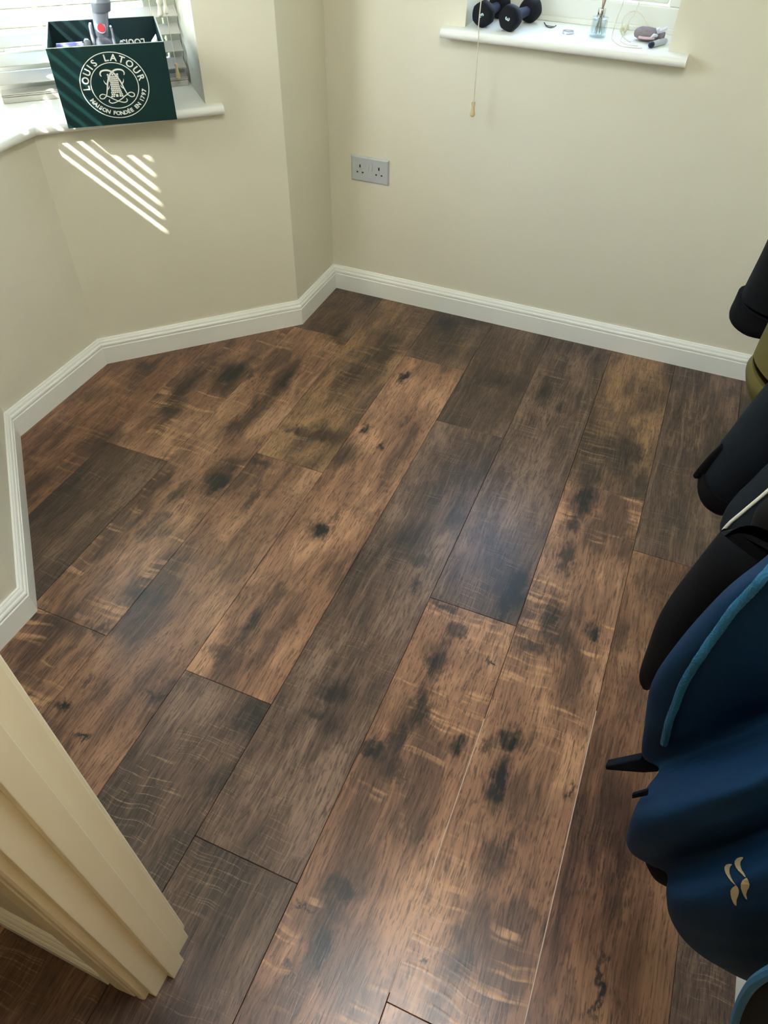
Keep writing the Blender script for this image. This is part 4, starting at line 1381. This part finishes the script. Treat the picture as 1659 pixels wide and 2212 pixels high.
MB().prism([p - off for p in q], [p + off for p in q]).build('zip_pull', M_NAVY, c6, bevel=.001)
Loft(blue_lining, amp=.001, n=16).build('lining', M_BLACK, c6)
lw = Loft(zip_flap, amp=.002, n=24, ph=2)
lw.build('inner_panel', M_CHAR, c6)
zpts = [lw.at(i, 12, .001) for i in range(0, len(lw.rings))]
zp2 = MB().tube(zpts, .0042, 8).build('zip_tape', M_ZIP, c6, smooth=True)
zc = MB()
zz = catmull(zpts, 5)
for i in range(len(zz) - 1):
    d = (zz[i + 1] - zz[i]).normalized()
    zc.lathe([(.0005, -.0010), (.0058, -.0008), (.0058, .0008), (.0005, .0010)], 8, zz[i], d)
zc.build('zip_teeth', M_ZIP, zp2)
# twin swoosh logo lying on the lower front: pairs of edge lines
LOGO = [
  ([(1.4595, -2.0626, 0.6993), (1.4588, -2.0602, 0.6923), (1.4577, -2.0597, 0.687), (1.4562, -2.0628, 0.6869), (1.4549, -2.0682, 0.6921), (1.4542, -2.0744, 0.6989), (1.4544, -2.0811, 0.7066), (1.456, -2.0865, 0.7118), (1.4584, -2.0886, 0.7131)],
   [(1.4591, -2.0641, 0.7007), (1.4582, -2.0655, 0.7), (1.457, -2.0687, 0.7012), (1.4561, -2.0726, 0.7038), (1.4553, -2.0774, 0.7081), (1.4555, -2.0818, 0.7117), (1.4566, -2.0864, 0.7147), (1.4583, -2.0882, 0.7146), (1.4597, -2.0899, 0.7152)]),
  ([(1.4595, -2.09, 0.7127), (1.459, -2.0904, 0.7068), (1.4594, -2.0913, 0.7011), (1.461, -2.0928, 0.6968), (1.4634, -2.0948, 0.6928), (1.4667, -2.0965, 0.6884), (1.4695, -2.0976, 0.6862)],
   [(1.4597, -2.0899, 0.7152), (1.4618, -2.0913, 0.7149), (1.4639, -2.0924, 0.7119), (1.4652, -2.0936, 0.7082), (1.4665, -2.0946, 0.7024), (1.4676, -2.0957, 0.6956), (1.4707, -2.0978, 0.687)]),
  ([(1.4656, -2.057, 0.7124), (1.465, -2.055, 0.7059), (1.4635, -2.0551, 0.7006), (1.4615, -2.059, 0.7006), (1.4602, -2.0644, 0.7055), (1.4591, -2.0711, 0.7135), (1.4588, -2.0777, 0.7224), (1.4598, -2.0827, 0.729), (1.4613, -2.0867, 0.7335)],
   [(1.465, -2.0595, 0.7151), (1.4639, -2.0616, 0.7146), (1.4626, -2.0645, 0.7152), (1.4613, -2.0689, 0.7189), (1.4607, -2.0733, 0.723), (1.4601, -2.0787, 0.7286), (1.4607, -2.0821, 0.7321), (1.461, -2.085, 0.7349), (1.462, -2.0872, 0.7354)]),
  ([(1.4621, -2.0879, 0.7337), (1.4613, -2.0885, 0.7282), (1.4618, -2.0904, 0.7226), (1.4638, -2.0919, 0.7173), (1.4665, -2.0934, 0.7135), (1.4696, -2.0943, 0.709), (1.4727, -2.0956, 0.7063)],
   [(1.4626, -2.0878, 0.7358), (1.464, -2.0897, 0.7361), (1.467, -2.0915, 0.7319), (1.4683, -2.0925, 0.7266), (1.469, -2.0931, 0.7203), (1.4706, -2.0941, 0.7131), (1.4741, -2.0959, 0.7068)]),
]
lg = MB()
for a_, b_ in LOGO:
    n_ = len(a_)
    lg.add(a_ + b_, [(i, i + 1, n_ + i + 1, n_ + i) for i in range(n_ - 1)])
lg.build('logo_print', M_GOLD, c6)
